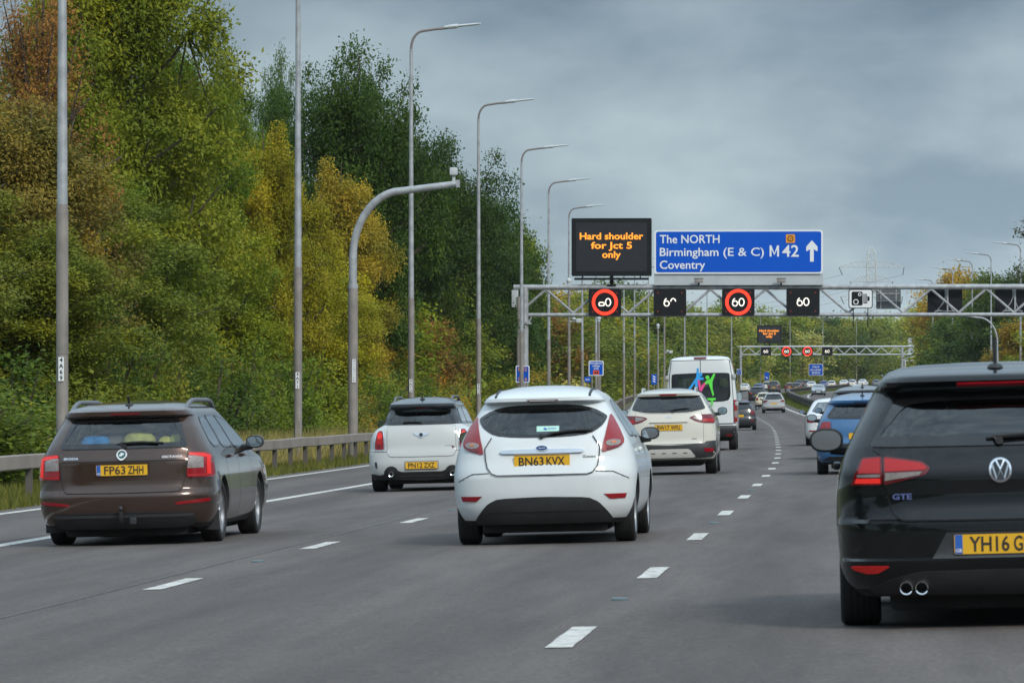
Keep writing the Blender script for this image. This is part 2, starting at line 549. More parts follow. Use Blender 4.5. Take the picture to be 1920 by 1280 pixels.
def asphalt():
    m, n, l, p = mat_new('asphalt')
    tc = n.new('ShaderNodeTexCoord')
    uv = n.new('ShaderNodeUVMap')
    fine = n.new('ShaderNodeTexNoise'); fine.inputs['Scale'].default_value = 34; fine.inputs['Detail'].default_value = 6; fine.inputs['Roughness'].default_value = 0.75
    l.new(tc.outputs['Object'], fine.inputs['Vector'])
    mpg = n.new('ShaderNodeMapping'); mpg.inputs['Scale'].default_value = (1.1, 0.10, 1)
    l.new(uv.outputs['UV'], mpg.inputs['Vector'])
    big = n.new('ShaderNodeTexNoise'); big.inputs['Scale'].default_value = 0.9; big.inputs['Detail'].default_value = 5; big.inputs['Roughness'].default_value = 0.6
    l.new(mpg.outputs['Vector'], big.inputs['Vector'])
    # polished wheel tracks: two per 3.65 m lane
    sx = n.new('ShaderNodeSeparateXYZ'); l.new(uv.outputs['UV'], sx.inputs['Vector'])
    ma = n.new('ShaderNodeMath'); ma.operation = 'MULTIPLY'; ma.inputs[1].default_value = 2 * math.pi / 1.825
    l.new(sx.outputs['X'], ma.inputs[0])
    co = n.new('ShaderNodeMath'); co.operation = 'COSINE'; l.new(ma.outputs[0], co.inputs[0])
    tr = n.new('ShaderNodeMapRange'); tr.inputs['From Min'].default_value = -1; tr.inputs['From Max'].default_value = 1
    tr.inputs['To Min'].default_value = 0.86; tr.inputs['To Max'].default_value = 1.07
    l.new(co.outputs[0], tr.inputs['Value'])
    base = n.new('ShaderNodeValToRGB')
    base.color_ramp.elements[0].position = 0.32; base.color_ramp.elements[0].color = (0.090, 0.078, 0.073, 1)
    base.color_ramp.elements[1].position = 0.72; base.color_ramp.elements[1].color = (0.140, 0.121, 0.112, 1)
    l.new(big.outputs['Fac'], base.inputs['Fac'])
    sp = n.new('ShaderNodeMapRange'); sp.inputs['From Min'].default_value = 0.25; sp.inputs['From Max'].default_value = 0.75
    sp.inputs['To Min'].default_value = 0.40; sp.inputs['To Max'].default_value = 1.60
    l.new(fine.outputs['Fac'], sp.inputs['Value'])
    mid = n.new('ShaderNodeTexNoise'); mid.inputs['Scale'].default_value = 7; mid.inputs['Detail'].default_value = 4; mid.inputs['Roughness'].default_value = 0.7
    l.new(tc.outputs['Object'], mid.inputs['Vector'])
    ms = n.new('ShaderNodeMapRange'); ms.inputs['From Min'].default_value = 0.3; ms.inputs['From Max'].default_value = 0.7; ms.inputs['To Min'].default_value = 0.92; ms.inputs['To Max'].default_value = 1.08
    l.new(mid.outputs['Fac'], ms.inputs['Value'])
    # old drips and rubbed-in dirt, drawn out along the lanes
    mpd = n.new('ShaderNodeMapping'); mpd.inputs['Scale'].default_value = (3.0, 0.22, 1); l.new(uv.outputs['UV'], mpd.inputs['Vector'])
    dr = n.new('ShaderNodeTexNoise'); dr.inputs['Scale'].default_value = 1.3; dr.inputs['Detail'].default_value = 6; l.new(mpd.outputs['Vector'], dr.inputs['Vector'])
    ds = n.new('ShaderNodeMapRange'); ds.inputs['From Min'].default_value = 0.35; ds.inputs['From Max'].default_value = 0.62; ds.inputs['To Min'].default_value = 0.90; ds.inputs['To Max'].default_value = 1.04
    l.new(dr.outputs['Fac'], ds.inputs['Value'])
    k0 = n.new('ShaderNodeMath'); k0.operation = 'MULTIPLY'; l.new(ms.outputs['Result'], k0.inputs[0]); l.new(ds.outputs['Result'], k0.inputs[1])
    k1 = n.new('ShaderNodeMath'); k1.operation = 'MULTIPLY'; l.new(tr.outputs['Result'], k1.inputs[0]); l.new(k0.outputs[0], k1.inputs[1])
    k = n.new('ShaderNodeMath'); k.operation = 'MULTIPLY'; l.new(k1.outputs[0], k.inputs[0]); l.new(sp.outputs['Result'], k.inputs[1])
    mx = n.new('ShaderNodeVectorMath'); mx.operation = 'SCALE'
    l.new(base.outputs['Color'], mx.inputs[0]); l.new(k.outputs[0], mx.inputs['Scale'])
    l.new(mx.outputs['Vector'], p.inputs['Base Color'])
    p.inputs['Roughness'].default_value = 0.85
    p.inputs['Specular IOR Level'].default_value = 0.25
    b = n.new('ShaderNodeBump'); b.inputs['Strength'].default_value = 0.35; b.inputs['Distance'].default_value = 0.01
    l.new(fine.outputs['Fac'], b.inputs['Height']); l.new(b.outputs['Normal'], p.inputs['Normal'])
    return m

def turf():
    m, n, l, p = mat_new('verge turf')
    tc = n.new('ShaderNodeTexCoord')
    a = n.new('ShaderNodeTexNoise'); a.inputs['Scale'].default_value = 0.55; a.inputs['Detail'].default_value = 8; a.inputs['Roughness'].default_value = 0.7
    l.new(tc.outputs['Object'], a.inputs['Vector'])
    r = n.new('ShaderNodeValToRGB')
    r.color_ramp.elements[0].position = 0.3; r.color_ramp.elements[0].color = (0.035, 0.045, 0.012, 1)
    r.color_ramp.elements[1].position = 0.75; r.color_ramp.elements[1].color = (0.16, 0.14, 0.045, 1)
    x = r.color_ramp.elements.new(0.5); x.color = (0.075, 0.095, 0.02, 1)
    l.new(a.outputs['Fac'], r.inputs['Fac']); l.new(r.outputs['Color'], p.inputs['Base Color'])
    p.inputs['Roughness'].default_value = 0.95
    return m

M['asphalt'] = asphalt()
M['turf'] = turf()
def line_paint():
    m, n, l, p = mat_new('road line paint')
    tc = n.new('ShaderNodeTexCoord')
    a = n.new('ShaderNodeTexNoise'); a.inputs['Scale'].default_value = 7; a.inputs['Detail'].default_value = 8; a.inputs['Roughness'].default_value = 0.8
    l.new(tc.outputs['Object'], a.inputs['Vector'])
    r = n.new('ShaderNodeValToRGB')
    r.color_ramp.elements[0].position = 0.36; r.color_ramp.elements[0].color = (0.20, 0.19, 0.175, 1)
    r.color_ramp.elements[1].position = 0.52; r.color_ramp.elements[1].color = (0.60, 0.585, 0.54, 1)
    l.new(a.outputs['Fac'], r.inputs['Fac']); l.new(r.outputs['Color'], p.inputs['Base Color'])
    p.inputs['Roughness'].default_value = 0.7
    return m
M['line'] = line_paint()

Ys = [-200, -120, -60, -30] + list(range(-10, 320, 5)) + list(range(320, 1500, 10))
def under_road(Y, o):
    return -0.06 if -11.2 < o < 24.5 and not (4.6 < o < 7.2) else 0.0
ground = strip_mesh('ground', Ys, [-420, -200, -90, -45, -30, -22, -18, -16, -14, -12, -11.25, -11.15, -6, 0, 4.45, 4.65, 5.9, 7.15, 7.35, 14, 23, 24.4, 24.6, 27, 32, 45, 90, 200, 420],
                    0.0, M['turf'], dzf=under_road)
tag(ground, 'grassy ground either side of the motorway', None, None, 'structure')
# the wide land beyond, one big sheet just under everything
mb = MB(); mb.add([(-900, -450, -2.4), (900, -450, -2.4), (900, 1900, -2.4), (-900, 1900, -2.4)], [(0, 1, 2, 3)])
tag(mb.build('terrain', M['turf'], smooth=0, recalc=False), 'land stretching to the horizon', None, None, 'structure')

road = strip_mesh('road', Ys, [-11.1, -9, -7.3, -5.5, -3.65, -1.8, 0, 1.8, 3.65, 4.5], 0.0, M['asphalt'])
tag(road, 'grey asphalt carriageway of the motorway', None, None, 'structure')
road2 = strip_mesh('road', Ys, [7.5, 9.5, 12, 15, 18, 21, 24.3], 0.0, M['asphalt'])
tag(road2, 'grey asphalt carriageway for oncoming traffic', None, None, 'structure')

rnd = random.Random(7)
def mark_quad(mb, Y0, Y1, o, w, dz=0.005, step=3.0, rag=0.0):
    n = max(1, int((Y1 - Y0) / step))
    vs, fs = [], []
    for i in range(n + 1):
        Y = Y0 + (Y1 - Y0) * i / n
        j = rnd.uniform(-rag, rag)
        vs += [tuple(at(Y, o - w / 2 + j, dz)), tuple(at(Y, o + w / 2 + rnd.uniform(-rag, rag), dz))]
    fs = [(2 * i, 2 * i + 1, 2 * i + 3, 2 * i + 2) for i in range(n)]
    mb.add(vs, fs)
mb = MB()
for o in (0.0, -3.65):
    for k in range(-2, 110):
        Y = 24.0 + 9.0 * k
        n = 4
        mark_quad(mb, Y - 1.05 + rnd.uniform(-.06, .06), Y + 1.05 + rnd.uniform(-.06, .06), o, 0.145, step=0.22, rag=0.004)
mark_quad(mb, -60, 1100, -7.3, 0.20, step=5, rag=0.004)
mark_quad(mb, -60, 1100, -10.45, 0.20, step=5, rag=0.004)
mark_quad(mb, -60, 1100, 3.72, 0.20, step=5, rag=0.004)
for o in (8.3, 19.4, 23.2):
    mark_quad(mb, 60, 1100, o, 0.2, step=10)
for o in (12.0, 15.7):
    for k in range(10, 110):
        mark_quad(mb, 24 + 9 * k, 26 + 9 * k, o, 0.16, step=1)
tag(mb.build('lane_markings', M['line'], smooth=0, recalc=False), 'white lane lines painted on the asphalt', None, None, 'structure')
# overbanding and joint lines along the lanes
mb = MB()
for o, w in ((-3.95, 0.045), (-7.65, 0.06)):
    mark_quad(mb, -20, 420, o, w, dz=0.003, step=4, rag=0.02)
tag(mb.build('road_joints', plain('bitumen joint', (0.105, 0.097, 0.093), 0.85, vary=0.2, scale=2), smooth=0, recalc=False), 'dark sealed joints along the asphalt lanes', None, None, 'structure')

# cat's-eye studs between the lane dashes
stud_mat = plain('stud plastic', (0.12, 0.18, 0.20), 0.5)
stud_proto = None
STUD = [('nearest blue cat\'s-eye stud, between the two nearest lane dashes', 28.5, 0.0),
        ('second blue cat\'s-eye stud along the dashed line beside the black hatchback', 46.6, 0.0),
        ('small blue cat\'s-eye stud left of the white hatchback', 55.8, -3.65),
        ('nearest blue cat\'s-eye stud between the brown estate and the white hatchback', 37.6, -3.65),
        ('third blue cat\'s-eye stud along the dashed line beside the black hatchback', 64.6, 0.0)]
for lb, Y, o in STUD:
    if stud_proto is None:
        b = MB(); b.rbox((0, 0, 0.008), (0.10, 0.09, 0.018), 0.005)
        stud_proto = b.build('road_stud', stud_mat)
        so = stud_proto
    else:
        so = stud_proto.copy(); COL.objects.link(so)
    so.location = at(Y, o); so.rotation_euler = (0, 0, heading(Y))
    tag(so, lb, 'road stud', "cat's-eye studs along the lane lines")

# ------------------------------------------------------------------ crash barriers
def barrier(name, label, Y0, Y1, o, post_step, zc, hh, dd, m_rail, m_post, nmax=100, panel=None):
    Y = Y0
    root = empty(name, at(Y0, o))
    tag(root, label, 'crash barrier')
    base = Vector(root.location)
    mb = MB()
    ys = []
    while Y < Y1:
        ys.append(Y); Y += 3.2
    # box rail with rounded corners and a shallow groove along its face
    prof = [(-dd/2, zc - hh/2 + .02), (-dd/2, zc - .03), (-dd/2 + .02, zc), (-dd/2, zc + .03), (-dd/2, zc + hh/2 - .02), (-dd/2 + .02, zc + hh/2),
            (dd/2 - .02, zc + hh/2), (dd/2, zc + hh/2 - .02), (dd/2, zc - hh/2 + .02), (dd/2 - .02, zc - hh/2), (-dd/2 + .02, zc - hh/2)]
    vs, fs = [], []
    n = len(prof)
    for y in ys:
        j = rnd.uniform(-.012, .012)
        for a, z in prof:
            vs.append(tuple(at(y, o + a, z + j) - base))
    for i in range(len(ys) - 1):
        for k in range(n):
            k2 = (k + 1) % n
            fs.append((i * n + k, i * n + k2, (i + 1) * n + k2, (i + 1) * n + k))
    mb.add(vs, fs)
    for y in ys[1::3]:
        c = at(y, o, zc) - base
        q = Vector((slope(y), 1, 0)).normalized() * .28
        for s_ in (-1, 1):
            t = Vector((q.y, -q.x, 0)).normalized() * s_ * (dd / 2 + .006)
            a, e = c + t - q, c + t + q
            mb.add([a - Vector((0, 0, hh * .36)), e - Vector((0, 0, hh * .36)), e + Vector((0, 0, hh * .36)), a + Vector((0, 0, hh * .36))], [(0, 1, 2, 3)])
    mb.build('rail', m_rail, root, smooth=30)
    if panel:
        mb = MB()
        vs, fs = [], []
        for y in ys:
            for z in (panel[0], panel[1]):
                vs.append(tuple(at(y, o - .03, z) - base)); vs.append(tuple(at(y, o + .03, z) - base))
        for i in range(len(ys) - 1):
            a, b = 4 * i, 4 * i + 4
            fs += [(a, b, b + 2, a + 2), (a + 1, a + 3, b + 3, b + 1), (a + 2, b + 2, b + 3, a + 3)]
        mb.add(vs, fs)
        mb.build('lower_panel', M['dark_barrier'], root, smooth=0)
    proto = None
    for i, y in enumerate(ys[:nmax]):
        if proto is None:
            b = MB(); b.box((0, 0, (zc - .05) / 2), (0.11, 0.055, zc - .05)); b.box((0, -.02, zc), (0.08, 0.03, hh * .8))
            proto = b.build('post', m_post, root)
            p = proto
        else:
            p = proto.copy(); COL.objects.link(p)
        p.parent = root
        p.location = at(y + .4, o + .02) - base
        p.rotation_euler = (0, 0, heading(y))
    return root
barrier('crash_barrier', 'weathered grey box-beam barrier on short posts along the left verge', 50, 366, -11.75, 3.2, 0.66, 0.24, 0.16, M['rail_steel'], M['post_steel'])
barrier('crash_barrier', 'continuation of the left verge barrier curving past the white van', 366, 620, -11.75, 3.2, 0.66, 0.24, 0.16, M['rail_steel'], M['post_steel'], nmax=80)
barrier('central_barrier', 'dark grimy crash barrier in the grass between the two carriageways', 180, 500, 5.9, 3.2, 0.72, 0.22, 0.42, M['dark_barrier'], M['post_steel'], panel=(0.02, 0.62))
barrier('central_barrier', 'far stretch of central barrier curving right behind the queue', 503, 800, 5.9, 3.2, 0.72, 0.22, 0.42, M['dark_barrier'], M['post_steel'], nmax=93, panel=(0.02, 0.62))

# ------------------------------------------------------------------ lamp posts
def make_lamp():
    root = empty('lamp_post')
    b = MB(); b.tube([(0, 0, -.3), (0, 0, 5.15)], 0.110, 12); b.box((0, -.110, .9), (.12, .012, .6)); b.box((0, 0, .05), (.42, .42, .06)); b.tube([(0, 0, 2.55), (0, 0, 2.62)], .118, 12); b.tube([(0, 0, 5.12), (0, 0, 5.3)], [.112, .099], 12)
    b.build('base_section', M['steel_dirty'], root)
    H = 14.7
    b = MB(); b.tube([(0, 0, 5.25), (0, 0, 9.2), (0, 0, H - .8)], [.098, .078, .055], 12)
    b.build('upper_section', M['steel'], root)
    pts = [(0, 0, H - .82)] + [(.42 - .42 * math.cos(R(a)), 0, H - .8 + .62 * math.sin(R(a))) for a in range(10, 86, 12)] + [(.8, 0, H - .12), (1.25, 0, H - .08)]
    b = MB(); b.tube(pts, 0.046, 10)
    b.build('arm', plain('dull arm steel', (0.20, 0.17, 0.165), .6) if 'arm' not in M else M['arm'], root)
    b = MB()
    secs = [(1.15, .06, .05), (1.32, .11, .075), (1.6, .13, .08), (1.62, .09, .045), (2.2, .085, .04), (2.42, .05, .025)]
    vs, fs = [], []
    for x, w, t in secs:
        zc = H - .06 + (x - 1.15) * .10
        for k in range(10):
            a = 2 * math.pi * k / 10
            vs.append((x, w * math.cos(a), zc + t * math.sin(a)))
    for i in range(len(secs) - 1):
        for k in range(10):
            k2 = (k + 1) % 10
            fs.append((i * 10 + k, i * 10 + k2, i * 10 + 10 + k2, i * 10 + 10 + k))
    fs += [tuple(range(10)), tuple(range(50, 60))]
    b.add(vs, fs)
    b.build('lamp_head', M['steel_light'], root)
    return root
lamp_proto = make_lamp()

def vert_number(root, text, z, h, w, mat_bg=None):
    b = MB()
    n = len(text)
    b.box((0, -.123, z + h / 2), (w, .012, h), 0)
    for i, ch in enumerate(text):
        put_text(b, ch, face_cam, .131, 0, z + h - (i + 0.82) * h / n, h / n * .68, 1, 'c', bold=.03)
    b.build('number_label', [M['sign_white'], M['plate_black']], root, smooth=0)

LL = [(79.5, '4A69', 'tall grey lamp post numbered 4A69 rising behind the brown estate car'),
      (116, '4A71', 'tall grey lamp post between the brown estate car and the bent camera pole'),
      (150.5, '4A73', 'lamp post rising behind the white car with the black roof'),
      (188, '4A75', 'lamp post between the near gantry and the post behind the black-roofed white car'),
      (222, '', 'lamp post whose lower half stands just left of the near gantry leg'),
      (256, '', 'first lamp post right of the near gantry leg'),
      (292, '', 'second lamp post right of the near gantry leg'),
      (327, '', 'third lamp post right of the near gantry leg, by the refuge area sign'),
      (361, '', 'fourth lamp post right of the near gantry leg'),
      (396, '', 'fifth lamp post right of the near gantry leg, left of the countdown marker'),
      (430, '', 'sixth lamp post right of the near gantry leg, by the countdown marker'),
      (465, '', 'lamp post just left of the white van roof'),
      (506, '', 'first of three thin lamp posts rising above the white van roof'),
      (556, '', 'second of three thin lamp posts rising above the white van roof'),
      (640, '', 'last of three thin lamp posts rising above the white van roof'),
      (848, '', 'first thin lamp post right of the far gantry leg, crossing its message board'),
      (885, '', 'second thin lamp post right of the far gantry leg'),
      (920, '', 'thin lamp post behind the hard shoulder ends sign'),
      (955, '', 'thin lamp post right of the hard shoulder ends sign')]
first = True
LPX = [107, 556, 770, 897, 978, 1029, 1067, 1092, 1118, 1170, 1190, 1216, 1284, 1326, 1372, 1427, 1483, 1545, 1608]
for (Y, num, lb), lpx in zip(LL, LPX):
    t = lamp_proto if first else copy_tree(lamp_proto_clean)
    if first:
        lamp_proto_clean = copy_tree(lamp_proto)
        first = False
    t.location = at(Y, off_at(lpx, Y))
    t.rotation_euler = (0, 0, heading(Y))
    tag(t, lb, 'lamp post', 'lamp posts along the left verge')
    if num:
        vert_number(t, num, 2.05, .44, .10)
LR = [(342, 'lamp post at the right edge whose head reaches in among the bare twigs'),
      (377, 'tall lamp post before the right hand trees, nearest of the row in full view'),
      (413, 'lamp post before the golden tree tops across the motorway'),
      (441, 'lamp post rising behind the back of the first right hand signal box'),
      (478, 'lamp post whose head shows just above the right part of the near gantry'),
      (540, 'furthest lamp post of the row across the motorway')]
for Y, lb in LR:
    t = copy_tree(lamp_proto_clean)
    t.location = at(Y, 23.6)
    t.rotation_euler = (0, 0, heading(Y) + math.pi)
    tag(t, lb, 'lamp post', 'lamp posts beyond the oncoming carriageway')
def drop(o):
    for ch in list(o.children): drop(ch)
    bpy.data.objects.remove(o)
drop(lamp_proto_clean)

# bent-arm camera poles
def bent_pole(label, Y, o, mirror=False, h=8.05, lab=True):
    root = empty('camera_pole', at(Y, o), (0, 0, heading(Y)))
    tag(root, label, 'camera pole')
    s = -1 if mirror else 1
    q = .6 if mirror else 1
    b = MB(); b.tube([(0, 0, -.3), (0, 0, 5.0)], .145 * q, 16)
    b.build('lower_section', M['steel_dirty'] if not mirror else M['steel'], root)
    b = MB()
    b.tube([(0, 0, 5.0), (0, 0, 5.12)], .15 * q, 14)
    pts = [(0, 0, 5.05), (0, 0, 5.9)] + [(s * (1.45 - 1.45 * math.cos(R(a))), 0, 5.9 + 1.95 * math.sin(R(a))) for a in range(8, 88, 8)] + [(s * 1.7, 0, h - .17), (s * 3.05, 0, h)]
    b.tube(pts, [.118 * q] * 2 + [.112 * q] * 10 + [.105 * q, .095 * q], 14)
    b.box((s * 3.08, 0, h), (.10, .20 * q, .22 * q))
    b.build('curved_arm', M['steel'], root)
    b = MB(); b.tube([(s * 2.95, 0, h + .05), (s * 2.95, 0, h + .26)], .05, 8); b.rbox((s * 2.95, 0, h + .36), (.22 * q, .26, .22 * q), .03)
    b.build('detector_head', M['steel_light'], root)
    if lab:
        b = MB(); b.box((.045, -.155, 2.6), (.10, .02, .68)); 
        for i in range(8):
            put_text(b, 'M42A516B'[i], face_cam, .167, .045, 2.9 - .08 * i - .04, .055, 1, 'c')
        b.build('number_label', [M['sign_white'], M['plate_black']], root, smooth=0)
bent_pole('thick grey pole bending into a level arm with a small detector head', 127, off_at(660, 127))
bent_pole('grey pole bending left over the oncoming lanes above the black hatchback roof', 349, off_at(1868, 349), True, lab=False)

# slim CCTV masts
def mast(label, px, D, h, cam_h, o=None):
    o = off_at(px, D) if o is None else o
    root = empty('camera_mast', at(D, o), (0, 0, heading(D)))
    tag(root, label, 'camera mast')
    b = MB(); b.tube([(0, 0, -.2), (0, 0, h * .5), (0, 0, h)], [.10, .085, .07], 10)
    b.build('mast', M['steel_dirty'], root)
    b = MB(); b.ellipsoid((0, 0, h + .15), (.16, .16, .18), 10, 6); b.tube([(0, 0, h - .1), (0, 0, h + .05)], .11, 8)
    b.build('dome_camera', M['steel_light'], root)
    if cam_h:
        b = MB(); b.tube([(0, 0, cam_h), (.5, 0, cam_h + .02)], .04, 6); b.rbox((.62, -.1, cam_h + .05), (.34, .6, .26), .05); b.ellipsoid((.3, 0, cam_h + .16), (.14, .14, .1), 8, 5)
        b.build('side_camera', M['steel_light'], root)
mast('grey mast with dome camera just right of the refuge area sign', 1123, 312, 7.3, 0)
mast('slim mast with small dome camera between the countdown marker and the white van', 1234, 400, 7.6, 0)
mast('slim mast carrying a white side camera left of the white van', 1246, 418, 11.5, 5.3)
mast('grey mast carrying a white camera beyond the near gantry leg', 1067, 268, 8.9, 6.55)

# ------------------------------------------------------------------ gantries
def ring(mb, cx, cy, r0, r1, fn, off, mat, n=36):
    vs = [fn(cx + r * math.cos(2 * math.pi * k / n), cy + r * math.sin(2 * math.pi * k / n), off) for r in (r0, r1) for k in range(n)]
    mb.add(vs, [(k, (k + 1) % n, n + (k + 1) % n, n + k) for k in range(n)], mat)

def gantry(label, D, px_leg, span, ztop, zbot, node0, period, rl=None, far=False):
    o = off_at(px_leg, D)
    root = empty('sign_gantry', at(D, o), (0, 0, heading(D)))
    tag(root, label, 'gantry')
    zt, zb = ztop, zbot
    rt, rb = .15, .11
    b = MB()
    for y in (0, 1.3):
        b.tube([(-.5, y, zt), (span, y, zt)], rt if y == 0 else .1, 12)
        b.tube([(-.1, y, zb), (span, y, zb)], rb if y == 0 else .08, 12)
    b.build('beam_chords', M['steel_light'] if far else M['steel'], root)
    b = MB()
    x = node0
    k = 0
    while x < span:
        up = k % 2 == 0
        x2 = x + period / 2
        b.tube([(x, 0, (zt - .12) if up else (zb + .1)), (min(x2, span), 0, (zb + .1) if up else (zt - .12))], .072, 8)
        if up:
            b.tube([(x, .1, zt), (x, 1.3, zt)], .05, 6)
        else:
            b.tube([(x, .1, zb), (x, 1.3, zb)], .05, 6)
        x = x2; k += 1
    b.tube([(node0, 0, zt - .12), (node0 - period / 2, 0, zb + .1)], .072, 8)
    b.build('truss_bracing', M['steel_light'] if far else M['steel'], root)
    def leg(x, y):
        b = MB(); b.tube([(x, y, -.4), (x, y, zt + .05)], .20 if not far else .24, 14)
        b.box((x, y, zb - .45), (.72, .5, .12)); b.box((x, y, .1), (.8, .8, .2))
        b.tube([(x + .2, y, zb - .4), (x + .45, y, zb + .0)], .05, 6)
        b.build('leg', M['steel'], root)
    leg(.12, 0.0)
    if rl is not None: leg(rl, 0.0)
    if not far:
        b = MB(); b.rbox((-.42, .0, zb + .9), (.36, .4, .95), .03); b.rbox((-.22, -.15, zb - .2), (.18, .2, 6.3 if False else .5), .03)
        b.build('equipment_box', M['sign_grey'], root)
        b = MB(); b.tube([(-.22, -.2, 0), (-.22, -.2, zb + 1.0)], .10, 10)
        b.build('cable_riser', M['steel_dirty'], root)
    else:
        b = MB(); b.box((span - .1, .1, zt + .1), (1.3, .8, 4.6 if False else 3.0)) if False else b.box((span - .6, .3, zt - .25), (.9, .5, 3.4))
        b.build('end_cabinet', M['sign_grey'], root)
        b = MB(); b.tube([(rl, 0, zb - 1.1), (span, 0, zb - 1.1)], .09, 8); b.tube([(rl + .2, 0, zb - 1.0), (span - .3, 0, zb - .1)], .07, 8); b.tube([(rl + .5, 0, zb - 1.1), (rl + .5, 0, 0)], .12, 8)
        b.build('maintenance_ladder', M['steel_light'], root)
    # frame of the gantry for the things hung on it
    mw = root.matrix_basis.copy()
    return root, o

def hung(root, name, x, z, label, cat, group=None, y=0.0):
    rz = root.rotation_euler[2]
    p = Vector(root.location) + Vector((x * math.cos(rz) - y * math.sin(rz), x * math.sin(rz) + y * math.cos(rz), z))
    e = empty(name, p, (0, 0, rz))
    tag(e, label, cat, group)
    return e

def six(mb, cx, w, h, fn, off, mat, t, part='full'):
    if part in ('full',):
        put_ribbon(mb, arc(cx, -h * .17, w * .42, h * .33, 0, 360, 20), t, fn, off, mat)
        put_ribbon(mb, arc(cx + w * .12, -h * .12, w * .52, h * .62, 105, 180, 10), t, fn, off, mat)
    elif part == 'lower':
        put_ribbon(mb, rrect(cx - w * .42, -h * .44, cx + w * .42, -h * .02, h * .12) + [(cx + w * .42, -h * .15)], t, fn, off, mat)
def zero(mb, cx, w, h, fn, off, mat, t, part='full'):
    if part == 'full':
        put_ribbon(mb, arc(cx, 0, w * .42, h * .48, 0, 360, 24), t, fn, off, mat)
    else:
        put_ribbon(mb, arc(cx, 0, w * .42, h * .48, 10, 170, 12), t, fn, off, mat)

def signal(root, x, z, w, h, label, lit, d1='full', d2='full', k=1.0, dsz=1.0):
    e = hung(root, 'lane_signal', x, z, label, 'lane signal', 'lane signals on the gantries', y=-.30)
    b = MB()
    b.prism(rrect(-w / 2, -h / 2, w / 2, h / 2, .12), face_cam, -.28, .05, 0)
    b.build('housing', M['sign_black'], e)
    b = MB()
    for sx in (-1, 1):
        for sz in (-1, 1):
            b.prism(arc(sx * w * .37, sz * h * .34, .055, .055, 0, 330, 11), face_cam, .05, .062)
    b.build('warning_lanterns', M['red_dim'], e)
    b = MB()
    dh = .42 * dsz * k; dw = .33 * dsz * k
    six(b, -.18 * dsz * k, dw, dh, face_cam, .064, 0, .060 * k, d1)
    zero(b, .18 * dsz * k, dw, dh, face_cam, .064, 0, .060 * k, d2)
    b.build('speed_digits', M['digit_white'], e, smooth=0, recalc=False)
    if lit:
        b = MB()
        ring(b, 0, 0, .54 * k, .72 * k, face_cam, .066, 0)
        b.build('speed_ring', M['ring_red'], e, smooth=0, recalc=False)
    return e

def message_board(root, x, z0, w, h, lines, cap, label):
    e = hung(root, 'message_board', x, z0, label, 'message sign', y=-.35)
    b = MB()
    b.prism(rrect(-w / 2, 0, w / 2, h, .06), face_cam, -.7, .06, 0)
    b.build('cabinet', M['sign_black'], e)
    b = MB(); b.prism([(-w / 2 + .25, .25), (w / 2 - .25, .25), (w / 2 - .25, h - .25), (-w / 2 + .25, h - .25)], face_cam, .05, .072, 0)
    b.build('screen', M['screen'], e)
    b = MB()
    for t, yy, ww in lines:
        put_text(b, t, face_cam, .085, 0, yy, cap, 0, 'c', w=ww, bold=.022)
    b.build('lit_message', M['amber'], e, smooth=0, recalc=False)
    b = MB(); b.box((0, .2, -.16), (w * .93, .5, .12)); b.tube([(0, .35, -1.0), (0, .35, 0)], .10, 8); b.box((0, .3, -.5), (.5, .3, .1))
    for sx in (-1, 0, 1): b.box((sx * w * .36, .1, -.05), (.06, .3, .2))
    b.build('mounting_frame', M['sign_black'], e)
    return e

S1 = F / 241.0
def g1x(px): return (px - 980.0) / S1
def g1z(py): return (HORIZ - py) / S1 + CAMZ - at(241, off_at(980, 241)).z
G1, _ = gantry('near overhead gantry with lane signals spanning the motorway', 241, 980, 31.0, g1z(538), g1z(590), g1x(1024), 103.0 / S1, rl=None)
sw, sh = 61 / S1, 51 / S1
signal(G1, g1x(1135), g1z(566.5), sw, sh, 'red ringed 60 signal with a half-lit digit under the message board', True, 'lower', 'full')
signal(G1, g1x(1257), g1z(566.5), sw, sh, 'unringed black signal on the near gantry with half-lit second digit', False, 'full', 'top')
signal(G1, g1x(1385), g1z(566.5), sw, sh, 'red ringed signal reading a complete 60 under the blue sign', True)
signal(G1, g1x(1506), g1z(566), sw * 1.02, sh, 'unringed black signal reading a complete 60 beside the camera sign', False)
message_board(G1, g1x(1147.5), g1z(517), 150 / S1, 108 / S1, [('Hard shoulder', 2.01, 119 / S1), ('for Jct 5', 1.50, 77 / S1), ('only', 1.0, 35 / S1)], .35,
              'large black matrix board reading Hard shoulder for Jct 5 only')

# blue direction sign
e = hung(G1, 'direction_sign', g1x(1385.5), g1z(513.5), 'wide blue direction sign for The NORTH, Birmingham, Coventry and M42', 'road sign', y=-.4)
W, H = 315 / S1, 82 / S1
b = MB(); b.prism(rrect(-W / 2, 0, W / 2, H, .16), face_cam, -.08, 0, 0)
b.build('white_border', M['sign_white'], e)
b = MB(); b.prism(rrect(-W / 2 + .09, .09, W / 2 - .09, H - .09, .12), face_cam, .0, .012, 0)
b.build('blue_panel', M['sign_blue'], e)
b = MB()
def sx_(px): return (px - 1385.5) / S1
def sz_(py): return (513.5 - py) / S1
put_text(b, 'The NORTH', face_cam, .02, sx_(1238), sz_(456), 15.0 / S1, 0, 'l', w=112 / S1, bold=.012)
put_text(b, 'Birmingham', face_cam, .02, sx_(1238), sz_(480), 15.0 / S1, 0, 'l', w=110 / S1, bold=.012)
put_text(b, '(E & C)', face_cam, .02, sx_(1357), sz_(480), 15.0 / S1, 0, 'l', w=76 / S1, bold=.008)
put_text(b, 'Coventry', face_cam, .02, sx_(1238), sz_(504), 15.0 / S1, 0, 'l', w=85 / S1, bold=.012)
